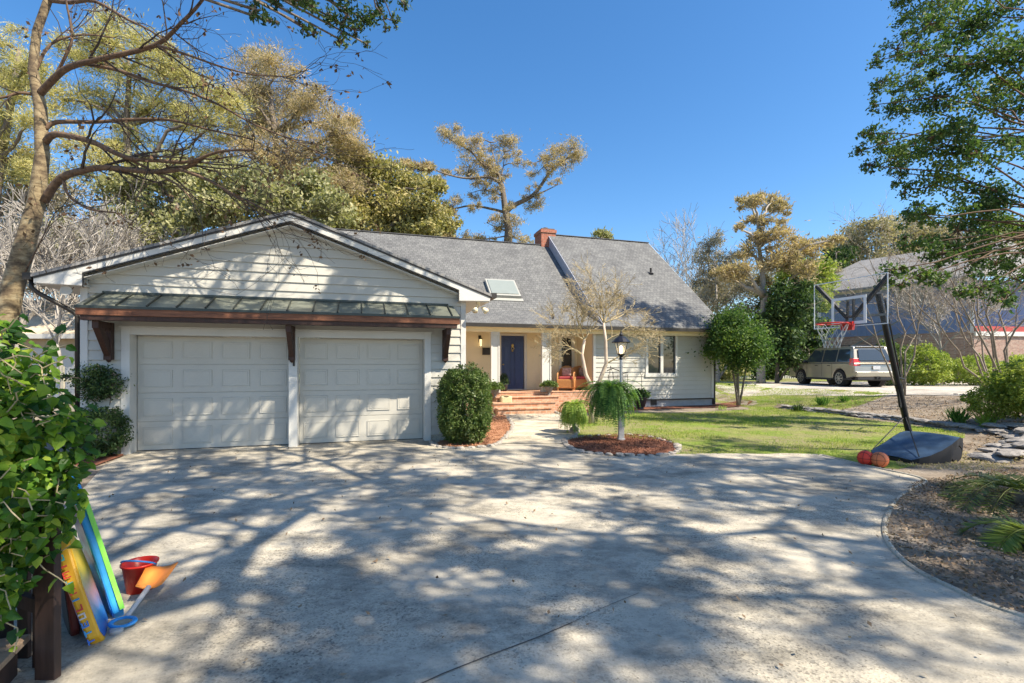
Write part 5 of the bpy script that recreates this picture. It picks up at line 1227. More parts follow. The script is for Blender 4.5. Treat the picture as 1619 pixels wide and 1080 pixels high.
bgtree('grey_thicket_tree', 'pale grey brown twiggy tree low at the far left', [(0,560),(5,470),(10,400)], 24, [(-20,330,50),(30,300,46),(40,370,46),(0,400,50),(80,330,40),(90,400,44),(130,430,36),(60,440,44),(150,380,34),(0,450,50),(110,300,30)], 'lichen', .2, 110, leaf=.2, aspect=.22, dens=330, tight=.4)
# right background
bgtree('tufted_tree', 'tall tree with rusty tufts and a forked pale trunk behind the round tree', [(1203,600),(1204,540),(1206,500),(1208,470),(1205,430),(1200,390),(1198,350)], 27,
  [(1180,322,15),(1200,315,14),(1222,322,15),(1236,328,12),(1215,345,14),(1190,345,14),(1170,360,10),(1232,350,9),(1205,375,20),(1235,378,20),(1260,388,18),(1185,395,20),(1220,410,24),(1250,412,20),(1175,425,22),(1290,385,15),(1310,382,14),(1325,378,10),(1280,400,15),(1150,440,20),(1200,445,18),(1270,430,20)], 'rust', .26, 111, kind='needle', leaf=.22, aspect=.22, dens=620, tight=.36, squash=.7, bark='greybark', lr=.5)
bgtree('grey_thicket_tree', 'grey leafless looking tree between the roof end and the tufted tree', [(1135,600),(1135,520),(1132,450)], 29, [(1125,385,18),(1140,375,16),(1120,410,20),(1150,410,20),(1140,445,24),(1115,450,20),(1170,460,24),(1110,480,24),(1150,490,28),(1190,490,22),(1130,520,26),(1120,560,20),(1225,520,22)], 'lichen', .16, 112, leaf=.2, aspect=.22, dens=380, tight=.4, bark='greybark')
bgtree('cedar_tree', 'dark evergreen with a reddish trunk right of the round tree', [(1228,606),(1230,560),(1232,500),(1236,460)], 27, [(1245,455,22),(1270,448,18),(1225,480,22),(1258,480,26),(1285,480,16),(1235,510,26),(1268,515,24),(1215,530,22),(1245,540,26),(1278,545,20),(1225,560,18),(1262,570,20),(1295,520,14)], 'dark', .14, 113, leaf=.18, aspect=.5, dens=620, tight=.38)
bgtree('sunlit_tree', 'sunlit yellow green tree behind the dark evergreen', [(1275,600),(1278,520),(1282,450)], 34, [(1265,425,22),(1290,420,20),(1300,445,22),(1270,455,22),(1250,440,18),(1310,480,20),(1300,520,22)], 'sunbush', .2, 114, leaf=.22, aspect=.5, dens=420, tight=.38)
bgtree('grey_thicket_tree', 'pale brown tree crown above the left end of the neighbouring roof', [(1345,560),(1345,470),(1345,400)], 48, [(1330,390,24),(1360,375,26),(1395,365,26),(1380,400,28),(1345,415,22),(1430,360,28),(1460,380,30),(1420,400,28),(1320,430,18),(1500,370,34),(1550,380,36),(1600,380,40),(1470,420,30)], 'greyolive', .3, 115, leaf=.32, aspect=.3, dens=170, tight=.42)
bgtree('dark_pine', 'small dark pine between the tufted tree and the neighbouring roof', [(1322,560),(1322,450),(1322,400)], 45, [(1320,398,12),(1335,405,13),(1312,412,12),(1328,422,15),(1305,430,12),(1345,395,10)], 'dark', .2, 116, leaf=.3, aspect=.3, dens=260, kind='needle', tight=.4)
bgtree('grey_thicket_tree', 'broad pale grey thicket crown far behind the dark evergreen', [(1240,600),(1240,520),(1240,450)], 42, [(1110,470,30),(1150,450,30),(1190,440,30),(1235,430,28),(1270,425,26),(1310,440,28),(1335,465,30),(1120,530,34),(1180,520,34),(1300,520,34),(1330,560,34),(1290,580,26),(1240,560,34)], 'greyolive', .2, 118, leaf=.26, aspect=.22, dens=210, tight=.42, bark='greybark')
# tall evergreen at the upper right, near
trk = [(13.6,10.6,gz(13.6,10.6)), (13.5,10.6,2), (13.3,10.8,4.5), (13.0,10.9,6.5), (12.9,10.9,8.5), (12.9,10.8,10.5)]
cl = []
rr = random.Random(4)
def near(x, y, r, Y): p = P(x, y, Y); cl.append((p.x, p.y, p.z, r*Y/F))
for (x, y, r) in [(1430,-20,30),(1480,-50,40),(1530,-30,40),(1395,95,16),(1450,-80,36),(1440,30,26),(1475,20,34),(1520,25,44),(1580,30,50),(1425,75,22),(1460,80,34),(1510,90,44),(1570,100,52),(1620,90,50),(1400,125,20),(1440,130,32),(1490,150,42),(1550,165,50),(1610,170,50),(1385,165,16),(1420,180,28),(1470,205,36),(1380,215,20),(1410,225,30),(1360,240,14),(1375,262,15),(1400,255,20),(1440,250,26),(1500,240,44),(1560,240,50),(1615,240,46),(1420,275,20),(1480,290,36),(1530,300,44),(1590,310,48),(1470,340,32),(1440,350,22),(1510,360,40),(1570,370,44),(1620,370,40),(1440,395,24),(1480,400,30),(1530,400,26),(1575,415,34),(1410,425,20),(1445,435,24),(1600,440,36),(1560,450,26),(1585,475,22),(1400,448,13),(1490,435,18)]:
    near(x, y, r*.97, rr.uniform(14.6, 15.8) if x < 1500 and y < 150 else rr.uniform(13.2, 15) if x < 1445 and y < 300 else rr.uniform(10.4, 12.8))
crown_tree('evergreen_tree', 'tall glossy evergreen filling the upper right corner and hanging over the hoop', 'tree', trk[0], trk, cl, L['holly'], M['limbbark'], .2, .098, .52, 1750, 301, tight=.26, sub=13, up=.2, lr=.075)
# thin multi stem trees by the road
for (px, Y, tops, sd, lb_) in ((1425, 17, [(1385,430),(1405,420),(1440,425),(1470,430),(1360,470)], 1, 'leafless many stemmed small tree just behind the hoop pole'), (1590, 14.5, [(1495,430),(1530,420),(1570,400),(1600,410),(1640,420)], 2, 'leafless many stemmed small tree at the right edge before the brick wall'), (1565, 16, [(1440,470),(1480,450),(1510,480),(1540,440)], 3, 'slim leafless tree with a leaning fork left of the one at the right edge')):
    b0 = P(px, 600, Y); b0.z = gz(b0.x, b0.y); rng = np.random.default_rng(400+sd); t = thing('crape_myrtle', lb_, 'tree', b0); m = MB(); tw = MB(); out = []
    for (x, y) in tops:
        q = P(x, y, Y+rng.uniform(-.8,.8)); c = wobble(tuple(b0+Vector((rng.normal()*.1, rng.normal()*.1, 0))), tuple(q), 7, .022, rng, .05); m.tube(c, [.034-.003*i for i in range(8)], 7)
        for j in (3,4,5,6,7): 
            d = c[j]-c[j-1]; d = d/np.linalg.norm(d)+rng.normal(size=3)*.5; bare(tw, c[j], d, .9, .014, 3, rng, out, 2, .3, .08, .004, 4, 4, .7, .6)
    link('stems', m, M['stembark'], t, b0, True); link('twigs', tw, M['stembark'], t, b0)

# ------------------ oaks whose crowns reach over the drive (they throw the dappled shade)
def over_oak(label, base, trunk, limbs, seed, dens=150, leaf=.11, lm_='oak', r0=.32):
    rng = np.random.default_rng(seed); base = Vector(base); t = thing('live_oak', label, 'tree', base); m = MB(); n = len(trunk); m.tube(trunk, [r0*(1-.6*i/(n-1)) for i in range(n)], 12); link('trunk', m, M['bark'], t, base, True)
    lm = MB(); fm = MB()
    for (a, b, r, cr) in limbs:
        pts = wobble(a, b, 9, .05, rng, .05); lm.tube(pts, [r*.62*(1-.78*i/9) for i in range(10)], 7)
        for i in range(3, 10):
            for q in range(3):
                if rng.random() < .92:
                    e = pts[i]+rng.normal(size=3)*np.array([1.15, 1.15, .45]); sub_ = wobble(pts[i], e, 4, .08, rng); lm.tube(sub_, [r*.2*(1-.7*k/4)+.006 for k in range(5)], 5)
                    for j in range(4):
                        f = sub_[rng.integers(2, 5)]; g = f+rng.normal(size=3)*np.array([.6,.6,.3]); lm.tube(wobble(f, g, 2, .08, rng), [.011,.008,.005], 3)
                        gp = (g[0]-(g[2]-.7)*.7716, g[1]+(g[2]-.7)*.41)
                        if gp[0] < -1.1 and gp[1] < 4.7: continue
                        if gp[1] > 10.4 and gp[0] > -1.5: continue
                        if rng.random() < cr:
                            rad = rng.uniform(.22, .58); pp, _ = clump_pts(g, rad, int(dens*rad*rad*7), rng, 7, .6, .27); fm.quads_np(leaf_quads(pp, leaf, .45, rng, .3))
    link('limbs', lm, M['bark'], t, base, True); link('foliage', fm, L[lm_], t, base); return t
over_oak('spreading oak reaching over the drive from the right', (13.5,-1,0), [(13.5,-1,0), (13.4,-.9,3), (13.1,-.6,6), (12.6,-.4,8.5)],
  [((13.1,-.6,6), (7.2,4.6,9.8), .17, .62), ((12.9,-.5,7), (6.2,1.6,9.2), .17, .6), ((12.6,-.4,8.5), (9.6,4.6,10.8), .14, .6), ((12.6,-.4,8.5), (7.6,-1.2,10), .15, .6), ((12.9,-.5,7.5), (11.4,5.0,11.4), .13, .55), ((12.6,-.4,8.5), (14.5,4.5,12), .13, .6)], 501)
over_oak('spreading oak reaching over the drive from behind the viewer', (3.5,-5.5,0), [(3.5,-5.5,0), (3.5,-5.3,3), (3.6,-4.8,6), (3.8,-4.2,8)],
  [((3.6,-4.8,6), (2.2,3.2,9.6), .17, .5), ((3.8,-4.2,8), (5.4,3.0,10), .15, .55), ((3.8,-4.2,8), (-1.6,4.4,10.4), .15, .5), ((3.8,-4.2,8), (3.2,6.9,10.6), .17, .5), ((3.7,-4.5,7), (6.6,-.4,9), .13, .6), ((3.8,-4.2,8), (-2.4,6.6,10.0), .15, .6), ((3.8,-4.2,8), (.4,7.4,9.6), .2, .45), ((3.8,-4.2,8), (1.9,7.3,9.4), .2, .45), ((3.8,-4.2,8), (-.9,6.7,9.2), .22, .34), ((3.8,-4.2,8), (2.8,7.3,9.0), .22, .4)], 502)
# sprays of an oak hanging in at the top edge
cl = []
for (x, y, r) in [(405,15,12),(425,30,9),(440,5,14),(480,45,12),(500,10,16),(520,20,20),(545,25,22),(560,50,16),(575,35,20),(540,60,14),(580,70,9),(600,15,20),(620,30,13),(640,10,12),(600,-20,24),(540,-20,26),(470,-15,22),(610,45,9),(500,52,10)]:
    p = P(x, y, 7.6+.02*(x-500)+rr.uniform(-.3,.3)); cl.append((p.x, p.y, p.z, r*7.6/F))
crown_tree('live_oak', 'oak spray hanging into the picture at the top, left of centre', 'tree', (-9.5,2,0), [(-9.5,2,0), (-9.4,2.1,3), (-9,2.4,6), (-7,4,8.3), (-4.5,6.2,8.8), (-2.6,7.4,7.9)], cl, L['dark'], M['bark'], .3, .085, .38, 3800, 303, tight=.4, sub=10, lr=.08)

# ------------------ neighbours
M['lightroof'] = shinglemat('pale grey roof', [(.27,.26,.25), (.22,.215,.21), (.16,.16,.16)], 1)
nh = thing('blue_house', 'two storey neighbouring house with blue panel siding above a brown brick ground floor', 'house', (30.55,32,.58))
Aq, Bq, Cq = Vector((24.6,40.6,0)), Vector((30.55,32,0)), Vector((44,34,0)); no = Vector((0,0,0))
off = (30.55,32,.58)
def wallseg(mb, a, b, z0, z1, th=.25, out=0):
    d = (b-a).normalized(); n = Vector((d.y, -d.x, 0)); mb.prism([a+n*out+UP*z0, b+n*out+UP*z0, b+n*out+UP*z1, a+n*out+UP*z1], -n*th)
ZB, ZT = 3.84, 7.45
m = MB(); wallseg(m, Aq, Bq, 0, ZB); wallseg(m, Bq, Cq, 0, ZB-.3); link('brick_wall', m, M['nbrick'], nh, off)
m = MB(); wallseg(m, Aq, Bq, ZB, ZT, .3, .05); wallseg(m, Bq, Cq, ZB+.3, ZT, .3, -.9)
for i in range(27):
    q = Aq.lerp(Bq, (i+.5)/27); d = (Bq-Aq).normalized(); wallseg(m, q, q+d*.04, ZB, ZT, .05, .075)
link('siding', m, M['blue_siding'], nh, off)
m = MB(); d = (Bq-Aq).normalized(); wallseg(m, Bq-d*.16, Bq, ZB-.1, ZT, .1, .10); d2 = (Cq-Bq).normalized(); wallseg(m, Bq, Cq, ZB-.3, ZB+.0, .3, .12); wallseg(m, Aq, Bq, ZT-.25, ZT, .4, .3); wallseg(m, Aq+d*.1, Aq+d*.3, .58, ZT, .2, 1.6); wallseg(m, Aq+d*1.6, Aq+d*1.8, .58, ZT, .2, 1.6)
link('white_trim', m, M['white'], nh, off)
m = MB(); wallseg(m, Bq, Cq, ZB+.0, ZB+.35, .3, .10); link('red_rail', m, mat('red paint band', (.42,.06,.05), .6, .15, 3, .1), nh, off)
def nwin(a, b, f0, f1, z0, z1, o):
    p, q = a.lerp(b, f0), a.lerp(b, f1); m = MB(); wallseg(m, p, q, z0, z1, .1, o); w_o = link('window', m, M['white'], nh, off)
    d = (q-p).normalized(); m = MB(); L_ = (q-p).length; wallseg(m, p+d*.1, p+d*(L_/2-.05), z0+.1, z1-.1, .05, o+.02); wallseg(m, p+d*(L_/2+.05), q-d*.1, z0+.1, z1-.1, .05, o+.02); link('pane', m, mat('curtained pane', (.34,.30,.26), .3, .4, 2, 0), w_o, off)
nwin(Aq, Bq, .60, .80, 5.9, 7.1, .09); nwin(Bq, Cq, .16, .30, 5.4, 6.9, -.85); nwin(Bq, Cq, .42, .56, 5.4, 6.9, -.85); nwin(Aq, Bq, .08, .2, 1.4, 3.0, .09)
m = MB()
n1 = Vector((d.y, -d.x, 0)); e = 1.0
rA, rB = Aq-d*1.2+n1*e, Bq+d*.6+n1*e; kA, kB = Aq+d*2.2-n1*5, Bq+d*.6-n1*5
slab(m, [tuple(rA+UP*ZT), tuple(rB+UP*ZT), tuple(kB+UP*10.6), tuple(kA+UP*10.6)], .15); slab(m, [tuple(rB+UP*ZT), tuple(Cq+n1*0+Vector((0,-.6,ZT))), tuple(Cq+Vector((-2,5,10.6))), tuple(kB+UP*10.6)], .15)
bA = rA-n1*12; slab(m, [tuple(bA+UP*ZT), tuple(rA+UP*ZT), tuple(kA+UP*10.6)], .15)
link('roof', m, M['lightroof'], nh, off)
m = MB()   # outdoor stair against the wall
for k in range(13):
    p = Aq+d*(1.6+.42*k)+n1*.8; m.obox(p+UP*(.7+.24*k), d, n1, UP, .2, .5, .03)
m.beam(Aq+d*1.4+n1*1.35+UP*1.5, Aq+d*6.9+n1*1.35+UP*4.8, .05, .1); m.beam(Aq+d*1.4+n1*1.3+UP*.55, Aq+d*6.9+n1*1.3+UP*3.8, .06, .25)
link('outdoor_stair', m, mat('grey stair paint', (.16,.18,.20), .7, .2, 3, .1), nh, off)
# left neighbour
def simple_house(name, label, x0, x1, y0, y1, ze, zr_, wm, rm, doors=(), z0=0):
    t = thing(name, label, 'house', (x0, y0, z0)); o = (x0, y0, z0)
    m = MB(); m.box(x0, x1, y0, y1, z0, ze); link('wall', m, wm, t, o)
    m = MB(); slab(m, [(x0-.4,y0-.5,ze), (x1+.4,y0-.5,ze), (x1+.4,(y0+y1)/2,zr_), (x0-.4,(y0+y1)/2,zr_)], .12); slab(m, [(x0-.4,(y0+y1)/2,zr_), (x1+.4,(y0+y1)/2,zr_), (x1+.4,y1+.5,ze), (x0-.4,y1+.5,ze)], .12); link('roof', m, rm, t, o)
    m = MB(); m.box(x0-.42, x1+.42, y0-.56, y0-.51, ze-.2, ze+.0); link('fascia', m, M['white'], t, o)
    for (a, b, c_, d_, mm) in doors:
        m = MB(); m.box(a, b, y0-.05, y0-.001, c_, d_); link('window' if c_ > z0+.3 else 'garage_door', m, mm, t, o)
    return t
simple_house('cream_house', 'cream neighbouring garage seen between the vine hedge and the garage corner', -26.5, -19.0, 21.5, 29, 2.95, 5.0, mat('tan wall', (.50,.40,.27), .8, .1, 2, .1), shinglemat('tan roof', [(.62,.52,.38), (.55,.46,.34), (.45,.38,.28)], 1), [(-25.5,-22.4,0,2.35,M['white']), (-21.9,-19.4,0,2.35,M['white'])])
simple_house('white_house', 'small far white house with a red brick end glimpsed right of the main house', 27, 36, 66, 74, 4.2, 6.8, M['white'], M['lightroof'], [(28.2,29.4,1.8,3.4,M['glass']), (31,32.2,1.8,3.4,M['glass'])], .58)
simple_house('brick_house', 'far red brick building glimpsed at the corner of the main house', 22.0, 25.6, 60, 68, 4.0, 6.0, M['chimbrick'], M['lightroof'], [], .58)
def fence(name, label, a, b, z, h, step, w, m_, rails=2):
    a = Vector(a); b = Vector(b); t = thing(name, label, 'fence', a); d = (b-a); L_ = d.length; d.normalize(); m = MB(); k = 0.0
    while k < L_: p = d*k; m.obox(p+UP*(z+h/2), d, (-d.y, d.x, 0), UP, w/2, .015, h/2*R.uniform(.97,1.03)); k += step
    link('pickets', m, m_, t); m = MB()
    for i in range(rails): m.beam(UP*(z+h*(.25+.5*i))+Vector((-d.y,d.x,0))*.03, d*L_+UP*(z+h*(.25+.5*i))+Vector((-d.y,d.x,0))*.03, .04, .08)
    link('rail', m, m_, t); return t
fence('picket_fence', 'low white picket fence along the far side of the road', (15.5,37,0), (25.5,37,0), .58, 1.0, .17, .09, M['white'])
fence('wooden_fence', 'weathered picket fence behind the garage at the left', (-14.5,13.5,0), (-9.9,13.2,0), .0, 1.55, .42, .07, mat('weathered fence', (.45,.42,.32), .9, .2, 4, .2), 2)
# far woods
rng = np.random.default_rng(90); n = 60000; X = rng.uniform(-95, 110, n); Yd = rng.uniform(55, 75, n)
top = np.array([6.5+3.2*noise.noise(Vector((x*.09, 3, 0)))+1.8*noise.noise(Vector((x*.35, 9, 0))) for x in X]); Z = rng.uniform(0, 1, n)**.8*top
m = MB(); m.quads_np(leaf_quads(np.stack([X, Yd, Z], 1), .62, .35, rng)); tag(link('far_woods', m, L['lichen']), 'distant grey brown woods along the skyline', 'woods', None, 'stuff')
bush('back_shrub', 'dark green bush on the far side of the road left of the parked vehicle', 'bush', (17.6,33,.58), (1.6,1,1.0), 6000, .18, .5, L['dark'], 95, lump=.2)
bush('back_shrub', 'green bush seen between the trunks right of the main house', 'bush', (14.2,32,.58), (1.6,1,.8), 5000, .18, .5, L['oak'], 96, lump=.2)

# ------------------------------------------------------------------ foreground: vine hedge, deck, beach toys
dk = thing('wooden_deck', 'low tan deck with dark brown railing posts in the lower left corner', 'deck', (-2.9,2.0,0)); o = (-2.9,2.0,0)
M['deckwood'] = woodmat('tan deck boards', (.28,.19,.12), (.46,.34,.24), (2,22,22)); M['railwood'] = woodmat('dark brown stained post', (.025,.013,.010), (.065,.036,.028), (14,14,1.5))
m = MB()
ang = radians(24); dd = Vector((cos(ang), sin(ang), 0)); nn = Vector((-sin(ang), cos(ang), 0)); c0 = Vector((-2.34, 2.2, 0))
for k in range(7): m.obox(c0-dd*.95+nn*(-.62+.155*k)+UP*.16, dd, nn, UP, .92, .072, .016)
link('deck_boards', m, M['deckwood'], dk, o, bevel=.003)
m = MB(); m.obox(c0-dd*.95+nn*(-.2)+UP*.07, dd, nn, UP, .9, .5, .07); link('deck_skirt', m, M['railwood'], dk, o)
for (x, y, h, w) in ((-2.33,2.43,1.05,.050), (-2.46,2.52,.95,.03), (-2.62,2.60,.95,.03), (-2.80,2.66,1.05,.045)):
    m = MB(); m.box(x-w, x+w, y-w*.4, y+w*.4, 0, h); link('railing_post', m, M['railwood'], dk, o, bevel=.004)
for z_, h_ in ((1.0,.09), (.35,.07)):
    m = MB(); m.beam((-2.335,2.45,z_), (-3.4,2.85,z_), .035, h_); link('rail', m, M['railwood'], dk, o)
# hedge of broad vine leaves
hd = thing('vine_hedge', 'dense glossy leaved vine hedge filling the left edge in the foreground', 'hedge', (-2.75,2.35,0)); o = (-2.75,2.35,0)
rng = np.random.default_rng(33); m = MB(); st = MB(); EL = [((-2.66,2.3,1.22),(.56,.5,.38),3600), ((-2.90,2.3,1.54),(.55,.5,.38),3600), ((-2.60,2.32,.93),(.46,.4,.36),2200), ((-2.74,2.2,.56),(.44,.32,.27),1500), ((-2.52,2.1,1.1),(.36,.4,.34),1000)]
def vleaf(c, a, nrm, s):
    a = a/np.linalg.norm(a); b = np.cross(nrm, a); b /= np.linalg.norm(b); nz = np.cross(a, b); f = rng.uniform(.05,.22)*s
    w = rng.uniform(.34,.46)*s; p = [c, c+a*s*.22+b*w-nz*f*-1, c+a*s*.60+b*w*.82+nz*f*.8, c+a*s-nz*f*1.2, c+a*s*.60-b*w*.82+nz*f*.8, c+a*s*.22-b*w+nz*f, c+a*s*.42-nz*f*.1, ]
    m.add([tuple(q) for q in p], [(0,1,6), (1,2,6), (2,3,6), (3,4,6), (4,5,6), (5,0,6)])
for (c, r, n) in EL:
    c = np.array(c); r = np.array(r)
    for i in range(n):
        d = rng.normal(size=3); d /= np.linalg.norm(d)
        if d[1] > .55: continue
        k = rng.uniform(.25, 1)**.33*(1+.13*noise.noise(Vector(tuple(d*2.5+c)))); p = c+d*r*k
        if p[2] < .3: continue
        nr = d*.6+np.array([.25,-.35,.6])+rng.normal(size=3)*.42; a = rng.normal(size=3)+d*.5+np.array([.15,-.1,-.7]); a -= a.dot(nr)*nr/nr.dot(nr)
        vleaf(p, a, nr/np.linalg.norm(nr), rng.uniform(.028,.072))
    for i in range(28):
        d = rng.normal(size=3); d /= np.linalg.norm(d); st.tube(wobble(tuple(c-np.array([0,0,.1])), tuple(c+d*r*.98), 5, .08, rng), [.008,.007,.006,.005,.004,.003], 5)
for i in range(7):
    st.tube(wobble((-2.75+.12*rng.normal(), 2.4, 0), (-2.6+.2*rng.normal(), 2.3, 1.3), 6, .06, rng), [.016]*3+[.012,.01,.008,.006], 6)
for i in range(60):   # loose trailing sprigs at the outer side
    z = rng.uniform(.45,1.75); p = np.array([-2.10-.25*abs(z-1.15)-.1, 2.2+rng.uniform(-.3,.2), z]); e = p+np.array([rng.uniform(.05,.2), rng.uniform(-.1,.1), rng.uniform(-.22,.15)]); w_p = wobble(p, e, 4, .08, rng); st.tube(w_p, [.003]*5, 4)
    for q in w_p[1:]:
        nr = np.array([.2,-.5,.6])+rng.normal(size=3)*.5; a = rng.normal(size=3)+np.array([.3,-.1,-.4]); a -= a.dot(nr)*nr/nr.dot(nr); vleaf(q, a, nr/np.linalg.norm(nr), rng.uniform(.035,.075))
link('leaves', m, L['ivy'], hd, o); link('stems', st, M['twig'], hd, o)
# bodyboards
def bodyboard(label, foot, lean, width, length, th, wd, face_m, edge_m, seed, stripe=None, deco=None):
    """foot: near bottom corner; lean: unit vector up the board; wd: unit vector across it"""
    foot = Vector(foot); lean = Vector(lean).normalized(); wd = Vector(wd); wd = (wd-lean*wd.dot(lean)).normalized(); nrm = lean.cross(wd)
    t = thing('bodyboard', label, 'bodyboard', foot); R3 = Matrix((wd, nrm, lean)).transposed()
    t.rotation_euler = R3.to_euler()
    out = []
    for (x, z) in [(.06,0), (width-.06,0), (width,.05), (width+.01,length*.55), (width-.05,length*.86), (width-.14,length), (.14,length), (.05,length*.86), (-.01,length*.55), (0,.05)]: out.append((x, 0, z))
    m = MB(); m.prism([(x, -th/2, z) for x, _, z in out], (0, th, 0)); link('core', m, edge_m, t, bevel=.012)
    for sg in (-1, 1):
        m = MB(); c = Vector((width/2, 0, length/2)); q = [c+(Vector(p)-c)*.93 for p in out]; m.prism([(p.x, sg*(th/2+.0005), p.z) for p in q], (0, sg*.003, 0)); link('face', m, face_m, t)
    if stripe:
        m = MB(); m.box(-.012, .02, th*.12, th*.5+.003, .05, length*.86); link('rail_stripe', m, stripe, t)
    if deco: deco(t, width, length, th)
    return t
M['bbface'] = gradmat('blue and black wave print', [(.1,(.0,.05,.30)), (.3,(.02,.20,.55)), (.42,(.01,.01,.02)), (.52,(.02,.45,.60)), (.62,(.01,.01,.02)), (.72,(.05,.55,.45)), (.85,(.01,.04,.20))], 2, .3, .45, 0, 1)
M['bbedge'] = mat('sky blue foam', (.03,.33,.75), .45, .08, 4, .05); M['lime'] = mat('lime green foam', (.25,.75,.08), .45, .08, 4, .05)
foot = Vector((-2.415,2.99,0)); wdv = Vector((-.76,.65,0))
bodyboard('blue bodyboard with a lime green rim leaning behind the vine hedge', foot+Vector((0,0,.01)), Vector((-.30,-.02,.95)), .46, .98, .055, wdv, M['bbface'], M['bbedge'], 1)
# lime rim strip: part of the same board, on its outer rail
bb = [o_ for o_ in COL.objects if o_.name.startswith('bodyboard')][0]
m = MB(); m.box(-.014, .004, -.032, -.008, .06, .84); link('rail_stripe', m, M['lime'], bb)
M['yfoam'] = mat('yellow foam', (.80,.42,.02), .5, .06, 4, .05); M['yface'] = gradmat('yellow to blue print', [(.1,(.02,.10,.50)), (.3,(.05,.25,.60)), (.5,(.60,.30,.30)), (.7,(.75,.55,.05)), (1,(.8,.5,.05))], 2, .4, .15, 0, .66)
def letters(t, w, l, th):
    cols = [(.03,.15,.6), (.04,.35,.7), (.05,.2,.6), (.6,.6,.62), (.6,.05,.04), (.03,.3,.6), (.7,.08,.05), (.05,.45,.5), (.65,.06,.04), (.65,.06,.04), (.05,.5,.45), (.03,.3,.5)]
    glyph = {'T': [(-.4,.4,.3,.5), (-.1,.1,-.5,.3)], 'I': [(-.12,.12,-.5,.5)], 'E': [(-.4,-.15,-.5,.5), (-.15,.4,.3,.5), (-.15,.3,-.1,.1), (-.15,.4,-.5,-.3)], 'L': [(-.4,-.15,-.5,.5), (-.15,.4,-.5,-.3)], 'U': [(-.4,-.2,-.5,.5), (.2,.4,-.5,.5), (-.2,.2,-.5,-.3)], 'N': [(-.4,-.2,-.5,.5), (.2,.4,-.5,.5), (-.2,.2,.0,.3)], 'O': [(-.4,-.2,-.5,.5), (.2,.4,-.5,.5), (-.2,.2,-.5,-.3), (-.2,.2,.3,.5)], 'M': [(-.45,-.28,-.5,.5), (.28,.45,-.5,.5), (-.08,.08,-.2,.5), (-.28,.28,.3,.5)]}
    for i, ch in enumerate('TTEULINTMIOT'):
        m = MB(); z = .045+i*.049
        for (a, b, c_, d_) in glyph[ch]: m.box(-.0135, -.0105, .012+c_*.030, .012+d_*.030, z+a*.042, z+b*.042)
        link('letter', m, mat('letter paint', cols[i], .5, .05, 4, 0), t)
foot = Vector((-2.315,2.70,.01)); 
bodyboard('small yellow and blue bodyboard with coloured lettering leaning on the dark post', foot, Vector((-.33,-.02,.94)), .38, .66, .060, Vector((-.61,.79,0)), M['yface'], M['yfoam'], 2, deco=letters)
bodyboard('dark bodyboard in the shade between the post and the yellow one', Vector((-2.50,2.78,.01)), Vector((-.14,0,.98)), .34, .55, .04, Vector((-.75,.66,0)), mat('dark board', (.03,.03,.04), .5, .2, 4, .1), mat('dull red foam', (.22,.04,.03), .5, .1, 4, .1), 3)
# bucket
bk = Vector((-2.60,3.38,0)); t = thing('toy_bucket', 'red plastic beach bucket with a blue handle behind the boards', 'bucket', bk); M['redplastic'] = mat('red plastic', (.75,.03,.015), .35, .04, 4, 0); M['blueplastic'] = mat('blue plastic', (.03,.28,.70), .35, .05, 4, 0); M['orangeplastic'] = mat('orange plastic', (.85,.28,.05), .4, .06, 4, 0)
m = MB(); m.lathe([(.001,.002),(.078,.002),(.082,.0),(.115,.225),(.125,.225),(.127,.238),(.118,.240),(.108,.232),(.076,.012),(.001,.012)], (0,0,0), 32, cap=False); link('bucket_body', m, M['redplastic'], t, smooth=True)
m = MB(); m.tube([(-.125,0,.22)]+[(.125*cos(pi-pi*k/12), -.10*sin(pi*k/12), .225+.06*sin(pi*k/12)) for k in range(1,12)]+[(.125,0,.22)], .007, 6); link('handle', m, M['blueplastic'], t, smooth=True); t.scale = (.88,.88,.88)
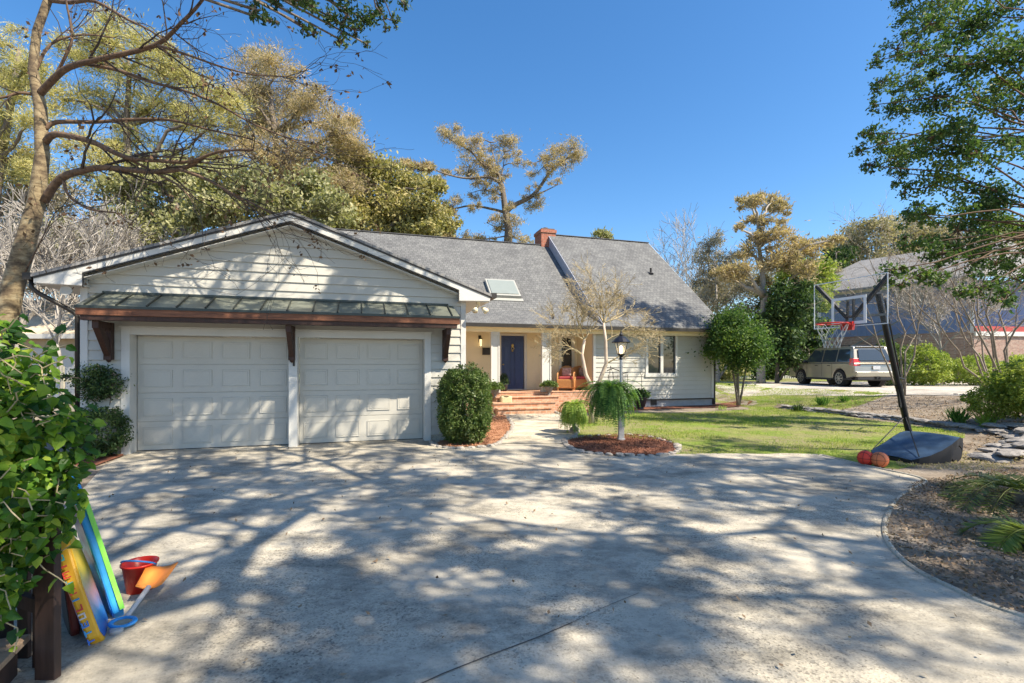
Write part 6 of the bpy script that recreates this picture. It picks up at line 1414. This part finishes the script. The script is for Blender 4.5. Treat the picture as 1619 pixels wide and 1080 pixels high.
# shovel
sv = Vector((-2.27,3.02,0)); t = thing('toy_shovel', 'orange toy shovel with a blue loop handle propped beside the bucket', 'shovel', sv)
sa_, sb_ = Vector((-.07,-.08,.055)), Vector((-.125,.17,.12)); dsh = (sb_-sa_).normalized(); sd_ = dsh.cross(UP).normalized(); un = sd_.cross(dsh)
m = MB(); m.tube([sa_, sb_], [.014,.016], 10); link('shaft', m, mat('pale grey plastic', (.55,.53,.52), .5, .05, 5, 0), t, smooth=True)
m = MB(); m.torus(sa_-dsh*.045, .062, .015, 28, 10, sd_, dsh*.62); link('loop_handle', m, M['blueplastic'], t, smooth=True)
m = MB(); vs = []; 
for i in range(7):
    f = i/6
    for k in (-1, -.5, 0, .5, 1): w = (.075+.02*f)*k; vs.append(sb_+dsh*(.0+.20*f)+sd_*w+un*(.028*abs(k)**2-.012+.02*f*f))
fs = [(i*5+k, i*5+k+1, (i+1)*5+k+1, (i+1)*5+k) for i in range(6) for k in range(4)]; m.add(vs, fs); ob = link('blade', m, M['orangeplastic'], t, smooth=True); sf = ob.modifiers.new('solid', 'SOLIDIFY'); sf.thickness = .006
m = MB(); m.lathe([(.035,0),(.035,.03),(.03,.035)], (-.06,-.17,0), 16); link('handle_rest', m, mat('clear grey cap', (.4,.4,.4), .3, .05, 5, 0), t, smooth=True)

# ------------------------------------------------------------------ light, sky, camera
W = bpy.data.worlds.new('World'); SC.world = W; W.use_nodes = True; nt = W.node_tree; bg = nt.nodes['Background']
sd = Vector((1.25, -.664, 1.62)).normalized(); el = math.asin(sd.z); az = atan2(sd.x, sd.y)
sky = nt.nodes.new('ShaderNodeTexSky'); sky.sky_type = 'NISHITA'; sky.sun_disc = False; sky.sun_elevation = el; sky.sun_rotation = az; sky.air_density = 1.0; sky.dust_density = .6; sky.ozone_density = 2.5; sky.altitude = 0
hs = nt.nodes.new('ShaderNodeHueSaturation'); hs.inputs['Saturation'].default_value = 1.28; nt.links.new(sky.outputs[0], hs.inputs['Color']); nt.links.new(hs.outputs[0], bg.inputs[0]); bg.inputs[1].default_value = .118
sl = bpy.data.lights.new('sun', 'SUN'); sl.energy = 5.0; sl.angle = radians(.53); sl.color = (1, .89, .72); so = bpy.data.objects.new('sun', sl); COL.objects.link(so); so.rotation_euler = (-sd).to_track_quat('-Z', 'Y').to_euler()
cd = bpy.data.cameras.new('camera'); cam = bpy.data.objects.new('camera', cd); COL.objects.link(cam); cam.location = (0, 0, CAMH); cam.rotation_euler = (radians(90), 0, 0)
cd.sensor_width = 36; cd.lens = F/1619*36; cd.shift_y = (HY-540)/1619; cd.clip_end = 2000; cd.clip_start = .05; SC.camera = cam
SC.view_settings.view_transform = 'Standard'; SC.view_settings.look = 'None'; SC.view_settings.gamma = 1; SC.view_settings.exposure = .97
